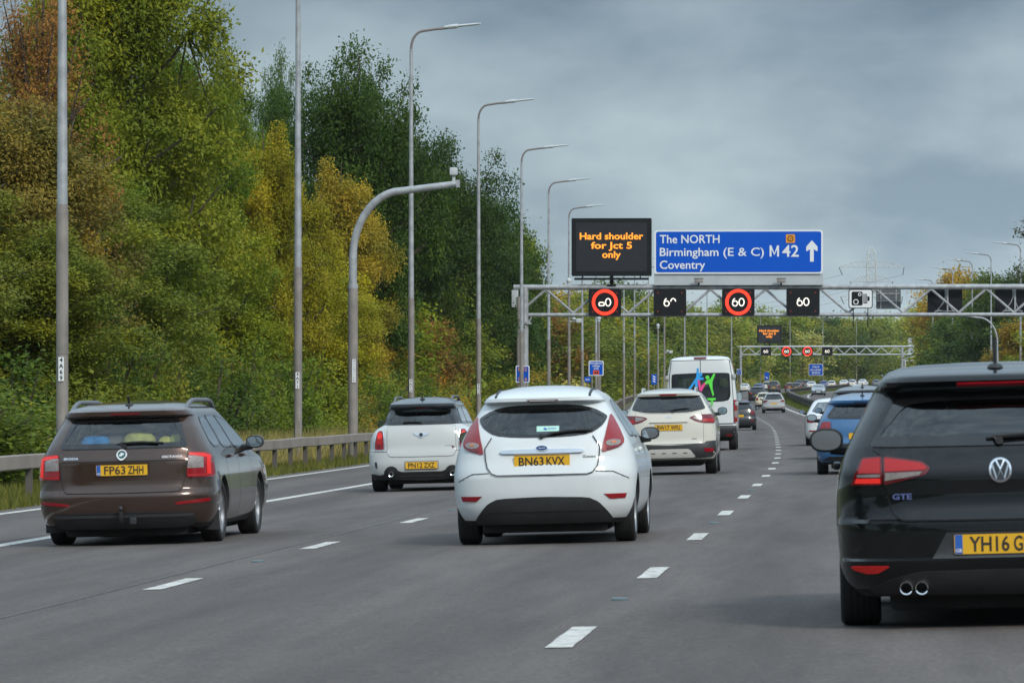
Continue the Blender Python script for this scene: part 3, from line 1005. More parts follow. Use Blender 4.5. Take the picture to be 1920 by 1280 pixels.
put_ribbon(b, [(sx_(1445.3), sz_(481.5)), (sx_(1445.3), sz_(460.5))], .105, face_cam, .02, 0); put_ribbon(b, [(sx_(1459.3), sz_(481.5)), (sx_(1459.3), sz_(460.5))], .105, face_cam, .02, 0)
put_ribbon(b, [(sx_(1445.3), sz_(461)), (sx_(1452.3), sz_(477)), (sx_(1459.3), sz_(461))], .10, face_cam, .0205, 0)
put_text(b, '42', face_cam, .02, sx_(1467), sz_(481.5), 21.0 / S1, 0, 'l', w=31 / S1, bold=.012)
ar = [(1519, 491), (1519, 468), (1512, 472), (1512, 463), (1522.5, 451), (1533, 463), (1533, 472), (1526, 468), (1526, 491)]
b.prism([(sx_(p), sz_(q)) for p, q in ar], face_cam, .012, .02, 0)
b.build('lettering', M['sign_white'], e, smooth=0, recalc=False)
b = MB(); b.prism(rrect(sx_(1474), sz_(456), sx_(1491), sz_(440), .05), face_cam, .012, .022, 0)
ring(b, sx_(1482.5), sz_(448), .12, .165, face_cam, .03, 1); b.prism(arc(sx_(1482.5), sz_(448), .04, .04, 0, 330, 8), face_cam, .022, .03, 1)
b.build('diversion_symbol', [M['sign_orange'], M['sign_black']], e, smooth=0)
b = MB(); b.prism([(-W / 2 - .02, -.62), (W / 2 + .02, -.62), (W / 2 + .02, -.004), (-W / 2 - .02, -.004)], face_cam, -.35, -.1, 0)
for k in range(1, 8): b.box((-W / 2 + k * W / 8, .10, -.31), (.02, .02, .6))
b.build('backing_panel', M['sign_grey'], e, smooth=0)
for k, px in enumerate((1311, 1465)):
    q = hung(G1, 'sign_lamp', g1x(px), g1z(531), ('first' if k == 0 else 'second') + ' small floodlight under the blue sign, above the ' + ('half-lit signal' if k == 0 else 'complete 60 without ring'), 'floodlight', 'floodlights under the blue sign', y=-.75)
    b = MB(); b.rbox((0, 0, .12), (.48, .35, .2), .04); b.build('lamp_body', M['steel_dirty'], q)
    b = MB(); b.tube([(0, .1, -.12), (0, .1, .05)], .04, 8); b.tube([(0, .1, -.02), (0, .75, -.1)], .03, 6); b.box((0, .02, .24), (.5, .3, .04)); b.build('bracket', M['sign_black'], q)

# speed camera sign and its neighbours
e = hung(G1, 'camera_sign', g1x(1613.5), g1z(560.5), 'white square sign with a black speed camera symbol', 'road sign', y=-.3)
q = 45 / S1; hq = 36 / S1
b = MB(); b.prism(rrect(-q / 2, -hq / 2, q / 2, hq / 2, .13), face_cam, -.08, 0, 0); b.build('black_edge', M['sign_black'], e)
b = MB(); b.prism(rrect(-q / 2 + .045, -hq / 2 + .045, q / 2 - .045, hq / 2 - .045, .10), face_cam, 0, .012, 0); b.build('white_panel', M['sign_white'], e)
b = MB()
def cs(px, py): return ((px - 427) / 3.764 / S1, (600.5 - py) / 3.764 / S1)
b.prism([cs(*p) for p in rrect(364, 550, 441, 647, 10)], face_cam, .012, .022, 0)
for x0, x1 in ((447, 452), (456, 461), (465, 470)): b.prism([cs(x0, 565), cs(x1, 565), cs(x1, 632), cs(x0, 632)], face_cam, .012, .022, 0)
b.prism([cs(474, 582), cs(490, 586), cs(490, 614), cs(474, 618)], face_cam, .012, .022, 0); b.prism([cs(448, 626), cs(474, 626), cs(474, 632), cs(448, 632)], face_cam, .022, .024, 0)
c1, c2 = cs(394, 622), cs(421, 570)
ring(b, *c1, .105, .150, face_cam, .027, 1); ring(b, *c2, .055, .092, face_cam, .027, 1)
b.build('camera_symbol', [M['sign_black'], M['sign_white']], e, smooth=0)
b = MB()
for sx in (-.4, .4): b.box((sx, .12, -hq / 2 - .2), (.05, .05, 1.7))
b.build('mounting_rails', M['sign_black'], e)
e = hung(G1, 'reversed_sign', g1x(1667), g1z(560), 'dull grey back of a sign beside the speed camera sign', 'road sign', y=1.0)
b = MB(); b.prism(rrect(-.68, -.55, .68, .55, .10), face_cam, -.06, .0, 0); b.build('panel', plain('sign back grey', (.10, .115, .12), .6, vary=.15), e)
b = MB()
for sx in (-.42, .42): b.box((sx, -.03, 0), (.06, .05, 1.15))
for sz in (-.1, .3): b.box((0, -.025, sz), (1.3, .03, .05))
b.build('channels', M['steel'], e)
for k, px in enumerate((1772, 1898)):
    e = hung(G1, 'signal_back', g1x(px), g1z(564), ['black back of a signal box facing oncoming traffic, beside the grey sign back', 'black back of a signal box at the right end of the near gantry'][k], 'lane signal', 'backs of signals for oncoming traffic', y=.45)
    b = MB(); b.prism(rrect(-.95, -.75, .95, .72, .06), face_cam, -.35, 0, 0); b.build('housing', M['sign_black'], e)
    b = MB()
    b.tube([(0, -.06, .7), (.02, -.06, .2), (-.1, -.06, -.1), (-.5, -.06, -.62)], .028, 6); b.tube([(.05, -.06, .7), (.1, -.06, .1), (.25, -.06, -.3), (.5, -.06, -.62)], .025, 6)
    b.box((0, -.05, -.56), (1.1, .05, .05)); b.tube([(-.7, -.05, -.7), (-.3, -.05, -.5), (.1, -.05, -.66)], .025, 6)
    b.build('cables', M['steel'], e)
    b = MB(); b.box((.14, -.04, 0), (.09, .06, 1.5)); b.build('support', M['steel'], e)

D2 = 780.0
S2 = F / D2
O2 = off_at(1388, D2)
def g2x(px): return (px - 1388.0) / S2
def g2z(py): return (HORIZ - py) / S2 + CAMZ - at(D2, O2).z
G2, _ = gantry('distant pale gantry spanning the motorway before the woods', D2, 1388, 31.0, g2z(649.5), g2z(664.5), g2x(1404), 27.6 / S2, rl=(1692 - 1388) / S2, far=True)
for px, lit, lb in ((1437, False, 'first small black signal on the distant gantry, under its message board'), (1476, True, 'left of the two red ringed signals on the distant gantry'),
                    (1515, True, 'right of the two red ringed signals on the distant gantry'), (1552, False, 'small black 60 signal on the distant gantry, right of the red rings')):
    signal(G2, g2x(px), g2z(658.5), 1.85, 1.5, lb, lit, dsz=1.0, k=1.15)
message_board(G2, g2x(1443.5), g2z(641.5), 46 / S2, 32 / S2, [('Hard shoulder', 1.90, 37 / S2), ('for Jct 5', 1.38, 24 / S2), ('only', .86, 12 / S2)], .36,
              'small distant black matrix board repeating the amber hard shoulder message')

# ------------------------------------------------------------------ roadside signs
def post_sign(name, label, px, D, y0, y1, w, texts, o=None, border=True, posts=2, extra=None, col='sign_blue', base=None):
    S = F / D
    o = off_at(px, D) if o is None else o
    p = at(D, o)
    e = empty(name, p, (0, 0, heading(D)))
    tag(e, label, 'road sign')
    zt, zb = (HORIZ - y0) / S + CAMZ - p.z, (HORIZ - y1) / S + CAMZ - p.z
    h = zt - zb
    fn = lambda u, v, k: (u, -k, v + zb)
    bw = min(.08, h * .06)
    b = MB(); b.prism(rrect(-w / 2, 0, w / 2, h, h * .06), fn, -.03, 0, 0); b.build('border', M['sign_white'] if border else M[col], e)
    b = MB(); b.prism(rrect(-w / 2 + bw, bw, w / 2 - bw, h - bw, h * .05), fn, 0, .008, 0); b.build('panel', M[col], e)
    b = MB()
    for t, fy, cap, fw, mt in texts:
        put_text(b, t, fn, .014, 0, fy * h, cap * h, mt, 'c', w=fw * w, bold=.015)
    if extra: extra(b, w, h, fn)
    b.build('lettering' if texts else 'stripe', [M['sign_white'], M['sign_red'], M['sign_orange'], M['sign_black']], e, smooth=0, recalc=False)
    b = MB()
    for sx in ((-w * .28, w * .28) if posts == 2 else (0,)):
        b.tube([(sx, .08, -.3), (sx, .08, zt - .15)], .045, 8)
    b.build('posts', M['steel_dirty'], e)
    return e
def refuge(b, w, h, fn):
    b.prism([(-w * .2, h * .08), (w * .2, h * .08), (w * .2, h * .36), (-w * .2, h * .36)], fn, .008, .02, 1)
    b.prism([(-w * .12, h * .16), (w * .04, h * .16), (w * .0, h * .27), (-w * .09, h * .27)], fn, .02, .026, 3)
    b.prism([(w * .06, h * .14), (w * .15, h * .14), (w * .12, h * .31), (w * .07, h * .31)], fn, .02, .026, 3)
post_sign('refuge_sign', 'blue sign reading Emergency refuge area with a small red panel', 1118, 300, 676, 704, 28 / F * 300,
          [('Emergency', .78, .13, .80, 0), ('refuge', .60, .13, .50, 0), ('area', .43, .13, .32, 0)], extra=refuge)
post_sign('location_sign', 'blue location marker with red figures at the foot of the near gantry', 980, 238, 685, 717, 26 / F * 238,
          [('M42', .68, .20, .62, 2), ('A', .40, .18, .18, 2), ('51.6', .12, .18, .66, 2)])
post_sign('small_blue_sign', 'little plain blue marker sign left of the refuge area sign', 1102, 330, 706, 716, 12 / F * 330, [('SOS', .3, .35, .6, 0)], border=False, posts=1)
def bars(n, fwd=True):
    def f(b, w, h, fn):
        for i in range(n):
            y = h * (.18 + .24 * i)
            b.prism([(-w * .22, y + h * .12), (-w * .22, y + h * .24), (w * .25, y + h * .10), (w * .25, y - h * .02)][::1], fn, .008, .016, 0)
    return f
post_sign('countdown_marker', 'tall blue countdown marker with three white diagonal bars', 1226.5, 380, 701.5, 720, 10 / F * 380, [], extra=bars(3), border=False, posts=1)
post_sign('countdown_marker', 'distant blue countdown marker with one white bar, below the far signals', 1442.5, 800, 697.5, 712, 8.5 / F * 800, [], extra=bars(1), border=False, posts=1, o=-13.2 + 4)
post_sign('hard_shoulder_sign', 'blue sign with white border reading Hard shoulder ENDS', 1531.5, 905, 682, 703.5, 27 / F * 905,
          [('Hard', .68, .17, .46, 0), ('shoulder', .42, .17, .80, 0), ('ENDS', .15, .17, .56, 0)])
post_sign('location_sign', 'tiny blue location marker at the foot of the distant gantry leg', 1386.5, 776, 691, 702, 9 / F * 776, [('M42', .55, .25, .6, 0), ('A', .2, .25, .2, 0)])

# orange-topped marker posts behind the left barrier
mk = None
for k, (px, D) in enumerate(((1138, 300), (1187, 345), (1246, 400))):
    lb = ['first white marker post behind the barrier, right of the refuge area sign', 'second white marker post behind the barrier, by the fifth lamp post', 'third white marker post behind the barrier, left of the white van'][k]
    if mk is None:
        mk = empty('marker_post')
        b = MB(); b.prism(rrect(-.07, 0, .07, 1.25, .05), face_cam, -.02, .02); b.build('post', M['sign_white'], mk)
        b = MB(); b.box((0, -.026, .98), (.11, .01, .22)); b.build('reflector', M['sign_orange'], mk)
        t = mk
    else:
        t = copy_tree(mk)
    t.location = at(D, -12.6); t.rotation_euler = (0, 0, heading(D))
    tag(t, lb, 'marker post', 'marker posts behind the left barrier')

# ------------------------------------------------------------------ pylon
def pylon():
    D = 1500.0; S = F / D
    x0 = (1634 - 960) / S
    zb = -3.0
    root = empty('pylon', (x0, D, zb)); tag(root, 'pale lattice electricity pylon rising beyond the gantry', 'pylon')
    def z(py): return (HORIZ - py) / S + CAMZ - zb
    b = MB()
    prof = [(0, 4.6), (z(700), 3.6), (z(620), 2.2), (z(540), 1.75), (z(498), 1.5), (z(475), 1.35), (z(462), .15)]
    import itertools
    def hw(zz):
        for (a, ra), (c, rc) in zip(prof, prof[1:]):
            if a <= zz <= c: return ra + (rc - ra) * (zz - a) / (c - a)
        return .15
    for sx, sy in ((1, 1), (1, -1), (-1, 1), (-1, -1)):
        b.tube([(sx * w, sy * w, h) for h, w in prof], .13, 5)
    zz = 0.0
    while zz < z(470):
        st = max(1.6, hw(zz) * 1.5)
        w0, w1 = hw(zz), hw(min(zz + st, z(462)))
        for s in (-1, 1):
            b.tube([(-w0, s * w0, zz), (w1, s * w1, zz + st)], .07, 4); b.tube([(w0, s * w0, zz), (-w1, s * w1, zz + st)], .07, 4)
            b.tube([(s * w0, -w0, zz), (s * w1, w1, zz + st)], .07, 4)
            b.tube([(-w0, s * w0, zz), (w0, s * w0, zz)], .07, 4)
        zz += st
    m = plain('pylon steel', (.55, .56, .56), .6)
    b.build('tower', m, root, smooth=0)
    for py, half in ((501, 61 / S), (528, 40 / S), (556, 58 / S)):
        b = MB()
        zt, za = z(py - 11), z(py)
        for s in (-1, 1):
            for yy in (-1.2, 1.2):
                b.tube([(0, yy, za), (s * half, 0, za)], .10, 4)
                b.tube([(s * 1.4, yy, zt), (s * half * .55, yy * .5, zt - .3), (s * half, 0, za)], .09, 4)
                n = 6
                for i in range(n):
                    f0, f1 = (i + .2) / n, (i + .7) / n
                    zu = zt - (0.3 + max(0, f1 - .55) / .45 * (zt - za - .3)) if f1 > .55 else zt - .2
                    b.tube([(s * half * f0, yy * (1 - f0), za), (s * half * f1, yy * (1 - f1), zu)], .06, 4)
                    b.tube([(s * half * f1, yy * (1 - f1), zu), (s * half * min(1, f0 + 1 / n), yy * (1 - f1), za)], .06, 4)
        b.build('cross_arm', m, root, smooth=0)
        b = MB()
        for s in (-1, 1):
            b.tube([(s * half, 0, za), (s * half + (1.2 if s < 0 else -.4), 0, za - 2.6)], .16, 5)
        b.build('insulators', plain('insulator brown', (.12, .12, .12), .4) if 'ins' not in M else M['ins'], root, smooth=0)
    # conductors
    for k, (py, half) in enumerate(((501, 61 / S), (528, 40 / S))):
        for s in (-1, 1):
            xa = x0 + s * half + (1.2 if s < 0 else -.4)
            za = z(py) + zb - 2.6
            pts = []
            for i in range(15):
                t = i / 14
                pts.append((xa - 190 * t, D + 250 * t, za - 10 * (1 - (2 * t - 1) ** 2) - 6 * t))
            b = MB(); b.tube(pts, .035, 4)
            w = b.build('power_line', M['sign_black'], smooth=0)
            tag(w, ['upper', 'lower'][k] + ' power line from the ' + ('near' if s < 0 else 'far') + ' end of a pylon arm', 'power line', 'power lines from the pylon')
pylon()
# ------------------------------------------------------------------ trees
def leaf_mat():
    m = bpy.data.materials.new('leaves')
    m.use_nodes = True
    n, l = m.node_tree.nodes, m.node_tree.links
    p = n['Principled BSDF']; out = n['Material Output']
    oi = n.new('ShaderNodeObjectInfo')
    at_ = n.new('ShaderNodeAttribute'); at_.attribute_name = 'tint'
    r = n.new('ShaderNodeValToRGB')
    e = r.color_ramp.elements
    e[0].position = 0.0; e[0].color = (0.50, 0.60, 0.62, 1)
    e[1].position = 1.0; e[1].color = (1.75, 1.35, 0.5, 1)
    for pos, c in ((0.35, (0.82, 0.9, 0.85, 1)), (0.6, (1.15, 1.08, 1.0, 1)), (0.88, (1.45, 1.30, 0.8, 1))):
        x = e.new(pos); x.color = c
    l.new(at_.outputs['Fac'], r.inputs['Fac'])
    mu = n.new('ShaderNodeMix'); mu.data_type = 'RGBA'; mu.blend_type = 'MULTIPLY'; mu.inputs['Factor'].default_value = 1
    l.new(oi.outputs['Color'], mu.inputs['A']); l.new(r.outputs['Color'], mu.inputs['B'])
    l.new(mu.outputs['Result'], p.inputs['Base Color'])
    p.inputs['Roughness'].default_value = 0.55
    p.inputs['Specular IOR Level'].default_value = 0.14
    t = n.new('ShaderNodeBsdfTranslucent'); l.new(mu.outputs['Result'], t.inputs['Color'])
    mx = n.new('ShaderNodeMixShader'); mx.inputs['Fac'].default_value = 0.36
    l.new(p.outputs[0], mx.inputs[1]); l.new(t.outputs[0], mx.inputs[2])
    l.new(mx.outputs[0], out.inputs['Surface'])
    return m
M['leaf'] = leaf_mat()
M['bark'] = plain('bark', (0.07, 0.055, 0.04), 0.9, vary=0.4, scale=5, bump=0.5)

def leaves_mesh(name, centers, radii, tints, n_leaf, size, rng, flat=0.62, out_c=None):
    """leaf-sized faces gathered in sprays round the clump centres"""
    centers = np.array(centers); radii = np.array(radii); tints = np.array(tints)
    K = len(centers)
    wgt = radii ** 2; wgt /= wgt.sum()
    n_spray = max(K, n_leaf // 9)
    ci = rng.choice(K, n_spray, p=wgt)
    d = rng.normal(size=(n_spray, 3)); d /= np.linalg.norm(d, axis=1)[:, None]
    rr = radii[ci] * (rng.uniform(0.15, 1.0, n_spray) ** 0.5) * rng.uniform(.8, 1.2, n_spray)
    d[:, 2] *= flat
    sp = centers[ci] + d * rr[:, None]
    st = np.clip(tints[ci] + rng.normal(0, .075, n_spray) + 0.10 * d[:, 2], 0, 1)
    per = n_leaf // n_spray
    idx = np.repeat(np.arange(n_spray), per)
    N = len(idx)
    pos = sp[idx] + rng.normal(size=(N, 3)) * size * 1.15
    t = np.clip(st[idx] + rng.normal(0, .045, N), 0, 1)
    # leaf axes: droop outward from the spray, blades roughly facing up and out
    a = d[idx] * .8 + rng.normal(size=(N, 3)) * .7; a[:, 2] = a[:, 2] * .6 - .12
    a /= np.linalg.norm(a, axis=1)[:, None]
    nn = np.array([0, 0, .7]) + d[idx] * .7 + rng.normal(size=(N, 3)) * .32
    b = np.cross(nn, a); b /= (np.linalg.norm(b, axis=1)[:, None] + 1e-9)
    s = size * rng.uniform(.65, 1.35, N)
    L, Wd = s[:, None], (s * rng.uniform(.42, .62, N))[:, None]
    v = np.empty((N, 4, 3))
    v[:, 0] = pos; v[:, 1] = pos + a * L * .45 + b * Wd * .5; v[:, 2] = pos + a * L; v[:, 3] = pos + a * L * .45 - b * Wd * .5
    me = bpy.data.meshes.new(name)
    me.vertices.add(N * 4); me.vertices.foreach_set('co', v.reshape(-1))
    me.loops.add(N * 4); me.loops.foreach_set('vertex_index', np.arange(N * 4, dtype=np.int32))
    me.polygons.add(N); me.polygons.foreach_set('loop_start', np.arange(0, N * 4, 4, dtype=np.int32))
    try: me.polygons.foreach_set('loop_total', np.full(N, 4, dtype=np.int32))
    except Exception: pass
    me.update(calc_edges=True)
    at_ = me.attributes.new('tint', 'FLOAT', 'FACE'); at_.data.foreach_set('value', t.astype(np.float32))
    me.materials.append(M['leaf'])
    return me

def tree_proto(name, seed, H, Rc, n_leaf, size, base=0.12, spiky=0.0, n_limb=16, sub=5, top=0.8, trunk_r=0.2, gap=1.0, tip=0.5):
    rng = np.random.default_rng(seed)
    mb = MB()
    lean = rng.normal(0, .02 * H, 2)
    tp = [(lean[0] * (i / 8) ** 2, lean[1] * (i / 8) ** 2, H * .93 * i / 8 - (.5 if i == 0 else 0)) for i in range(9)]
    mb.tube(tp, [trunk_r * (1.25 if i == 0 else 1 - i / 9.5) for i in range(9)], 9)
    cs, rs, ts = [], [], []
    for k in range(n_limb):
        f = base + (0.95 - base) * ((k + rng.uniform(0, .8)) / n_limb)
        ang = k * 2.399 + rng.uniform(-.4, .4)
        # crown envelope: widest around 45 % of the height
        env = Rc * (math.sin(math.pi * min(1, max(.06, (f - base * .3) / (1.06 - base * .3))) ** top) ** .75) * rng.uniform(.72, 1.12)
        i0 = min(7, int(f * .8 * 8)); p0 = Vector(tp[i0]); p0.z = max(.3, H * f * .72)
        rise = H * .07 + env * rng.uniform(.10, .45) + spiky * H * .07 * f
        end = p0 + Vector((math.cos(ang) * env, math.sin(ang) * env, rise))
        end.z = min(end.z, H * .97)
        mid = p0.lerp(end, .5) + Vector((rng.normal(0, .2), rng.normal(0, .2), rng.uniform(-.1, .35)))
        mb.tube([p0, mid, end], [trunk_r * .42, trunk_r * .26, .025], 6)
        tint_l = rng.uniform(.25, .62)
        for j in range(sub):
            g = rng.uniform(.35, 1.05) if j else 1.0
            q = (p0.lerp(mid, g * 2) if g < .5 else mid.lerp(end, g * 2 - 1))
            q = q + Vector(rng.normal(0, .11 * Rc + .12, 3).tolist())
            if rng.uniform() < .4: mb.tube([mid.lerp(end, .3), q], [.05, .015], 5)
            cs.append(tuple(q)); rs.append(Rc * rng.uniform(.12, .225)); ts.append(float(np.clip(tint_l + rng.normal(0, .17), .05, .9)))
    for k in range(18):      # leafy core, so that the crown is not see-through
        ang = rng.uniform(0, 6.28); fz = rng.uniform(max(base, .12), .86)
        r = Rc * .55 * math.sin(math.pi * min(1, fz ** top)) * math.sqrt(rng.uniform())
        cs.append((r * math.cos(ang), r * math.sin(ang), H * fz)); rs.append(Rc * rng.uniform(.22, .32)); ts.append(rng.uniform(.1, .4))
    nt = int(7 + spiky * 8)
    for k in range(nt):      # leaders at the top give an uneven outline
        ang = rng.uniform(0, 6.28); r = Rc * tip * math.sqrt(rng.uniform())
        zt = H * rng.uniform(.84, 1.0) * (1 - .12 * r / Rc)
        b0 = Vector((r * .5 * math.cos(ang), r * .5 * math.sin(ang), zt - H * .16))
        e0 = Vector((r * math.cos(ang), r * math.sin(ang), zt))
        mb.tube([b0, e0], [.06, .015], 5)
        for g in (.25, .65, 1.0):
            cs.append(tuple(b0.lerp(e0, g))); rs.append(Rc * (.23 if g < .5 else .18 if g < .9 else .12) * gap); ts.append(rng.uniform(.3, .7))
    trunk = mb.build('trunk', M['bark'], smooth=60)
    crown = bpy.data.objects.new('crown', leaves_mesh('crown', cs, rs, ts, n_leaf, size, rng))
    COL.objects.link(crown)
    root = empty(name)
    trunk.parent = root; crown.parent = root
    return root

def shrub_proto(name, seed, n_leaf, size, tall=2.6, wide=2.0):
    rng = np.random.default_rng(seed)
    mb = MB()
    cs, rs, ts = [], [], []
    for k in range(15):
        ang = rng.uniform(0, 6.28); r = wide * math.sqrt(rng.uniform()) * .8
        h = tall * rng.uniform(.45, 1.0) * (1 - .3 * r / wide)
        mb.tube([(r * .2 * math.cos(ang), r * .2 * math.sin(ang), -.2), (r * .7 * math.cos(ang), r * .7 * math.sin(ang), h * .6), (r * math.cos(ang), r * math.sin(ang), h)], [.04, .03, .01], 5)
        for g in (.3, .62, .95):
            cs.append((r * (.4 + .6 * g) * math.cos(ang), r * (.4 + .6 * g) * math.sin(ang), h * g)); rs.append(wide * (.34 if g < .9 else .2)); ts.append(rng.uniform(.2, .75))
    stems = mb.build('stems', M['bark'], smooth=60)
    fol = bpy.data.objects.new('foliage', leaves_mesh('foliage', cs, rs, ts, n_leaf, size, rng))
    COL.objects.link(fol)
    root = empty(name)
    stems.parent = root; fol.parent = root
    return root

T = {}
T['near_a'] = tree_proto('broadleaf_tree', 11, 15, 4.6, 140000, .155, base=.08, n_limb=26, sub=6, spiky=.3)
T['near_b'] = tree_proto('broadleaf_tree', 12, 13, 4.0, 100000, .155, base=.06, n_limb=24, sub=6, spiky=.6)
T['oak'] = tree_proto('oak_tree', 13, 17, 6.0, 120000, .215, base=.08, n_limb=34, sub=7, spiky=.35, tip=.9)
T['sparse'] = tree_proto('broadleaf_tree', 14, 12, 3.4, 24000, .11, base=.12, n_limb=22, sub=5, spiky=.8)
T['mid_a'] = tree_proto('broadleaf_tree', 21, 13, 4.6, 22000, .33, base=.06, n_limb=22, sub=5, spiky=.5)
T['mid_b'] = tree_proto('broadleaf_tree', 22, 14, 4.2, 21000, .33, base=.08, n_limb=20, sub=5, spiky=.9, tip=.65)
T['mid_oak'] = tree_proto('oak_tree', 23, 17, 6.0, 30000, .34, base=.08, n_limb=30, sub=7, spiky=.4, tip=.9)
T['far_a'] = tree_proto('broadleaf_tree', 31, 15, 5.4, 8500, .55, base=.03, n_limb=18, sub=5, spiky=.4)
T['far_b'] = tree_proto('broadleaf_tree', 32, 15, 4.6, 8000, .55, base=.03, n_limb=18, sub=5, spiky=.8)
T['far_conifer'] = tree_proto('conifer_tree', 33, 18, 4.0, 6000, .5, base=.02, n_limb=26, sub=4, spiky=0, top=.42, tip=.12)
T['bush_a'] = shrub_proto('roadside_shrub', 41, 12000, .10)
T['bush_b'] = shrub_proto('roadside_shrub', 42, 11000, .105, tall=3.2, wide=1.8)
T['bush_far'] = shrub_proto('roadside_shrub', 43, 2200, .34, tall=3.0, wide=2.4)
used_proto = set()
C_ = dict(oak=(0.054, 0.097, 0.018), dark=(0.077, 0.128, 0.023), green=(0.151, 0.205, 0.023), yellow=(0.370, 0.350, 0.024), ygreen=(0.245, 0.290, 0.024),
          olive=(0.205, 0.228, 0.030), brown=(0.225, 0.175, 0.038), orange=(0.397, 0.275, 0.036), rust=(0.320, 0.160, 0.044), pale=(0.461, 0.448, 0.122), conifer=(0.046, 0.095, 0.046))
NAME_C = dict(oak='dark green', dark='dark green', green='mid green', yellow='yellow', ygreen='yellow-green', olive='olive', brown='brown', orange='orange-brown',
              rust='rusty red', pale='pale straw-coloured', conifer='dark')
trng = random.Random(5)
def plant(kind, Y, o, h, wid, col, label, group, dz=0.0, cat='tree', jit=.07):
    proto = T[kind]
    if kind in used_proto:
        t = proto.copy(); COL.objects.link(t)
        kids = []
        for ch in proto.children:
            c = ch.copy(); COL.objects.link(c); c.parent = t; kids.append(c)
    else:
        used_proto.add(kind); t = proto; kids = list(t.children)
    nom_h = {'near_a': 15, 'near_b': 13, 'oak': 17, 'sparse': 12, 'mid_a': 13, 'mid_b': 14, 'mid_oak': 17, 'far_a': 15, 'far_b': 15, 'far_conifer': 18, 'bush_a': 2.8, 'bush_b': 3.4, 'bush_far': 3.2}[kind]
    nom_w = {'near_a': 4.6, 'near_b': 4.0, 'oak': 6.0, 'sparse': 3.4, 'mid_a': 4.6, 'mid_b': 4.2, 'mid_oak': 6, 'far_a': 5.4, 'far_b': 4.6, 'far_conifer': 4, 'bush_a': 2.0, 'bush_b': 1.8, 'bush_far': 2.4}[kind]
    t.location = at(Y, o, dz)
    t.rotation_euler = (0, 0, trng.uniform(0, 6.28))
    t.scale = (wid / nom_w, wid / nom_w * trng.uniform(.92, 1.08), h / nom_h)
    c = C_[col]
    j = [1 + trng.uniform(-jit, jit) for _ in range(3)]; g = 1 + trng.uniform(-jit, jit)
    for k in kids:
        if k.name.startswith(('crown', 'foliage')):
            k.color = (c[0] * j[0] * g, c[1] * j[1] * g, c[2] * j[2] * g, 1)
    tag(t, label, cat, group)
    return t
GL = 'trees of the wood along the left verge'
HERO = [  # kind, photo column, distance, photo row of the top, half width in photo pixels, colour, label
    ('near_b', 40, 103, 150, 150, 'brown', 'olive-brown autumn tree at the left edge behind lamp post 4A69'),
    ('sparse', 62, 113, -70, 130, 'rust', 'thin reddish tree showing sky through its top, at the upper left corner'),
    ('near_b', 70, 98, 400, 150, 'olive', 'low olive tree in front of the brown one at the left edge'),
    ('near_a', 225, 133, -330, 165, 'ygreen', 'tallest yellow-green tree, between lamp posts 4A69 and 4A71'),
    ('near_a', 300, 141, -20, 110, 'green', 'green tree half hidden at the right of the tallest yellow-green one'),
    ('near_a', 140, 138, -120, 130, 'green', 'green tree behind lamp post 4A69, left of the tallest yellow-green one'),
    ('near_b', 205, 124, 330, 130, 'green', 'lower green tree under the tallest yellow-green one'),
    ('near_a', 405, 152, 40, 100, 'green', 'mid green tree with a feathery shoulder left of lamp post 4A71'),
    ('near_b', 370, 140, 330, 110, 'ygreen', 'rounded yellow-green tree low between the first two lamp posts'),
    ('near_a', 500, 147, 190, 96, 'yellow', 'bright yellow-green tree just left of lamp post 4A71'),
    ('near_a', 628, 168, 262, 84, 'orange', 'golden orange tree between lamp post 4A71 and the bent camera pole'),
    ('near_a', 455, 172, 150, 70, 'green', 'green tree filling in behind the bright yellow-green one'),
    ('near_b', 585, 157, 430, 90, 'yellow', 'low yellowing tree behind the foot of the bent camera pole'),
    ('oak', 645, 184, 50, 112, 'oak', 'tallest dark green oak standing right of lamp post 4A71'),
    ('oak', 514, 197, 68, 44, 'dark', 'dark slender treetop showing left of lamp post 4A71'),
    ('oak', 742, 208, 165, 102, 'oak', 'dark green oak behind the bent camera pole arm'),
    ('oak', 826, 236, 240, 98, 'oak', 'dark green oak behind the lamp post 4A73'),
    ('oak', 882, 262, 300, 86, 'oak', 'dark green oak behind the lamp post 4A75'),
    ('mid_oak', 925, 292, 345, 72, 'dark', 'dark green oak just left of the near gantry leg'),
    ('mid_oak', 962, 318, 420, 56, 'oak', 'dark oak whose branches reach towards the near gantry leg'),
    ('mid_a', 705, 190, 520, 80, 'ygreen', 'small yellow-green tree left of lamp post 4A73'),
    ('mid_a', 850, 226, 590, 70, 'olive', 'small olive tree between lamp posts 4A73 and 4A75'),
    ('mid_b', 800, 205, 580, 55, 'rust', 'small reddish tree right of lamp post 4A73'),
    ('mid_b', 988, 346, 412, 34, 'ygreen', 'thin yellow-green tree rising left of the message board'),
    ('mid_a', 1010, 374, 560, 60, 'rust', 'rusty orange tree behind the left end of the near gantry'),
]
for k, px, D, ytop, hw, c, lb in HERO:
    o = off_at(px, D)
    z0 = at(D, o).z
    plant(k, D, o, (HORIZ - ytop) / F * D + CAMZ - z0, 1.3 * hw / F * D, c, lb, GL)
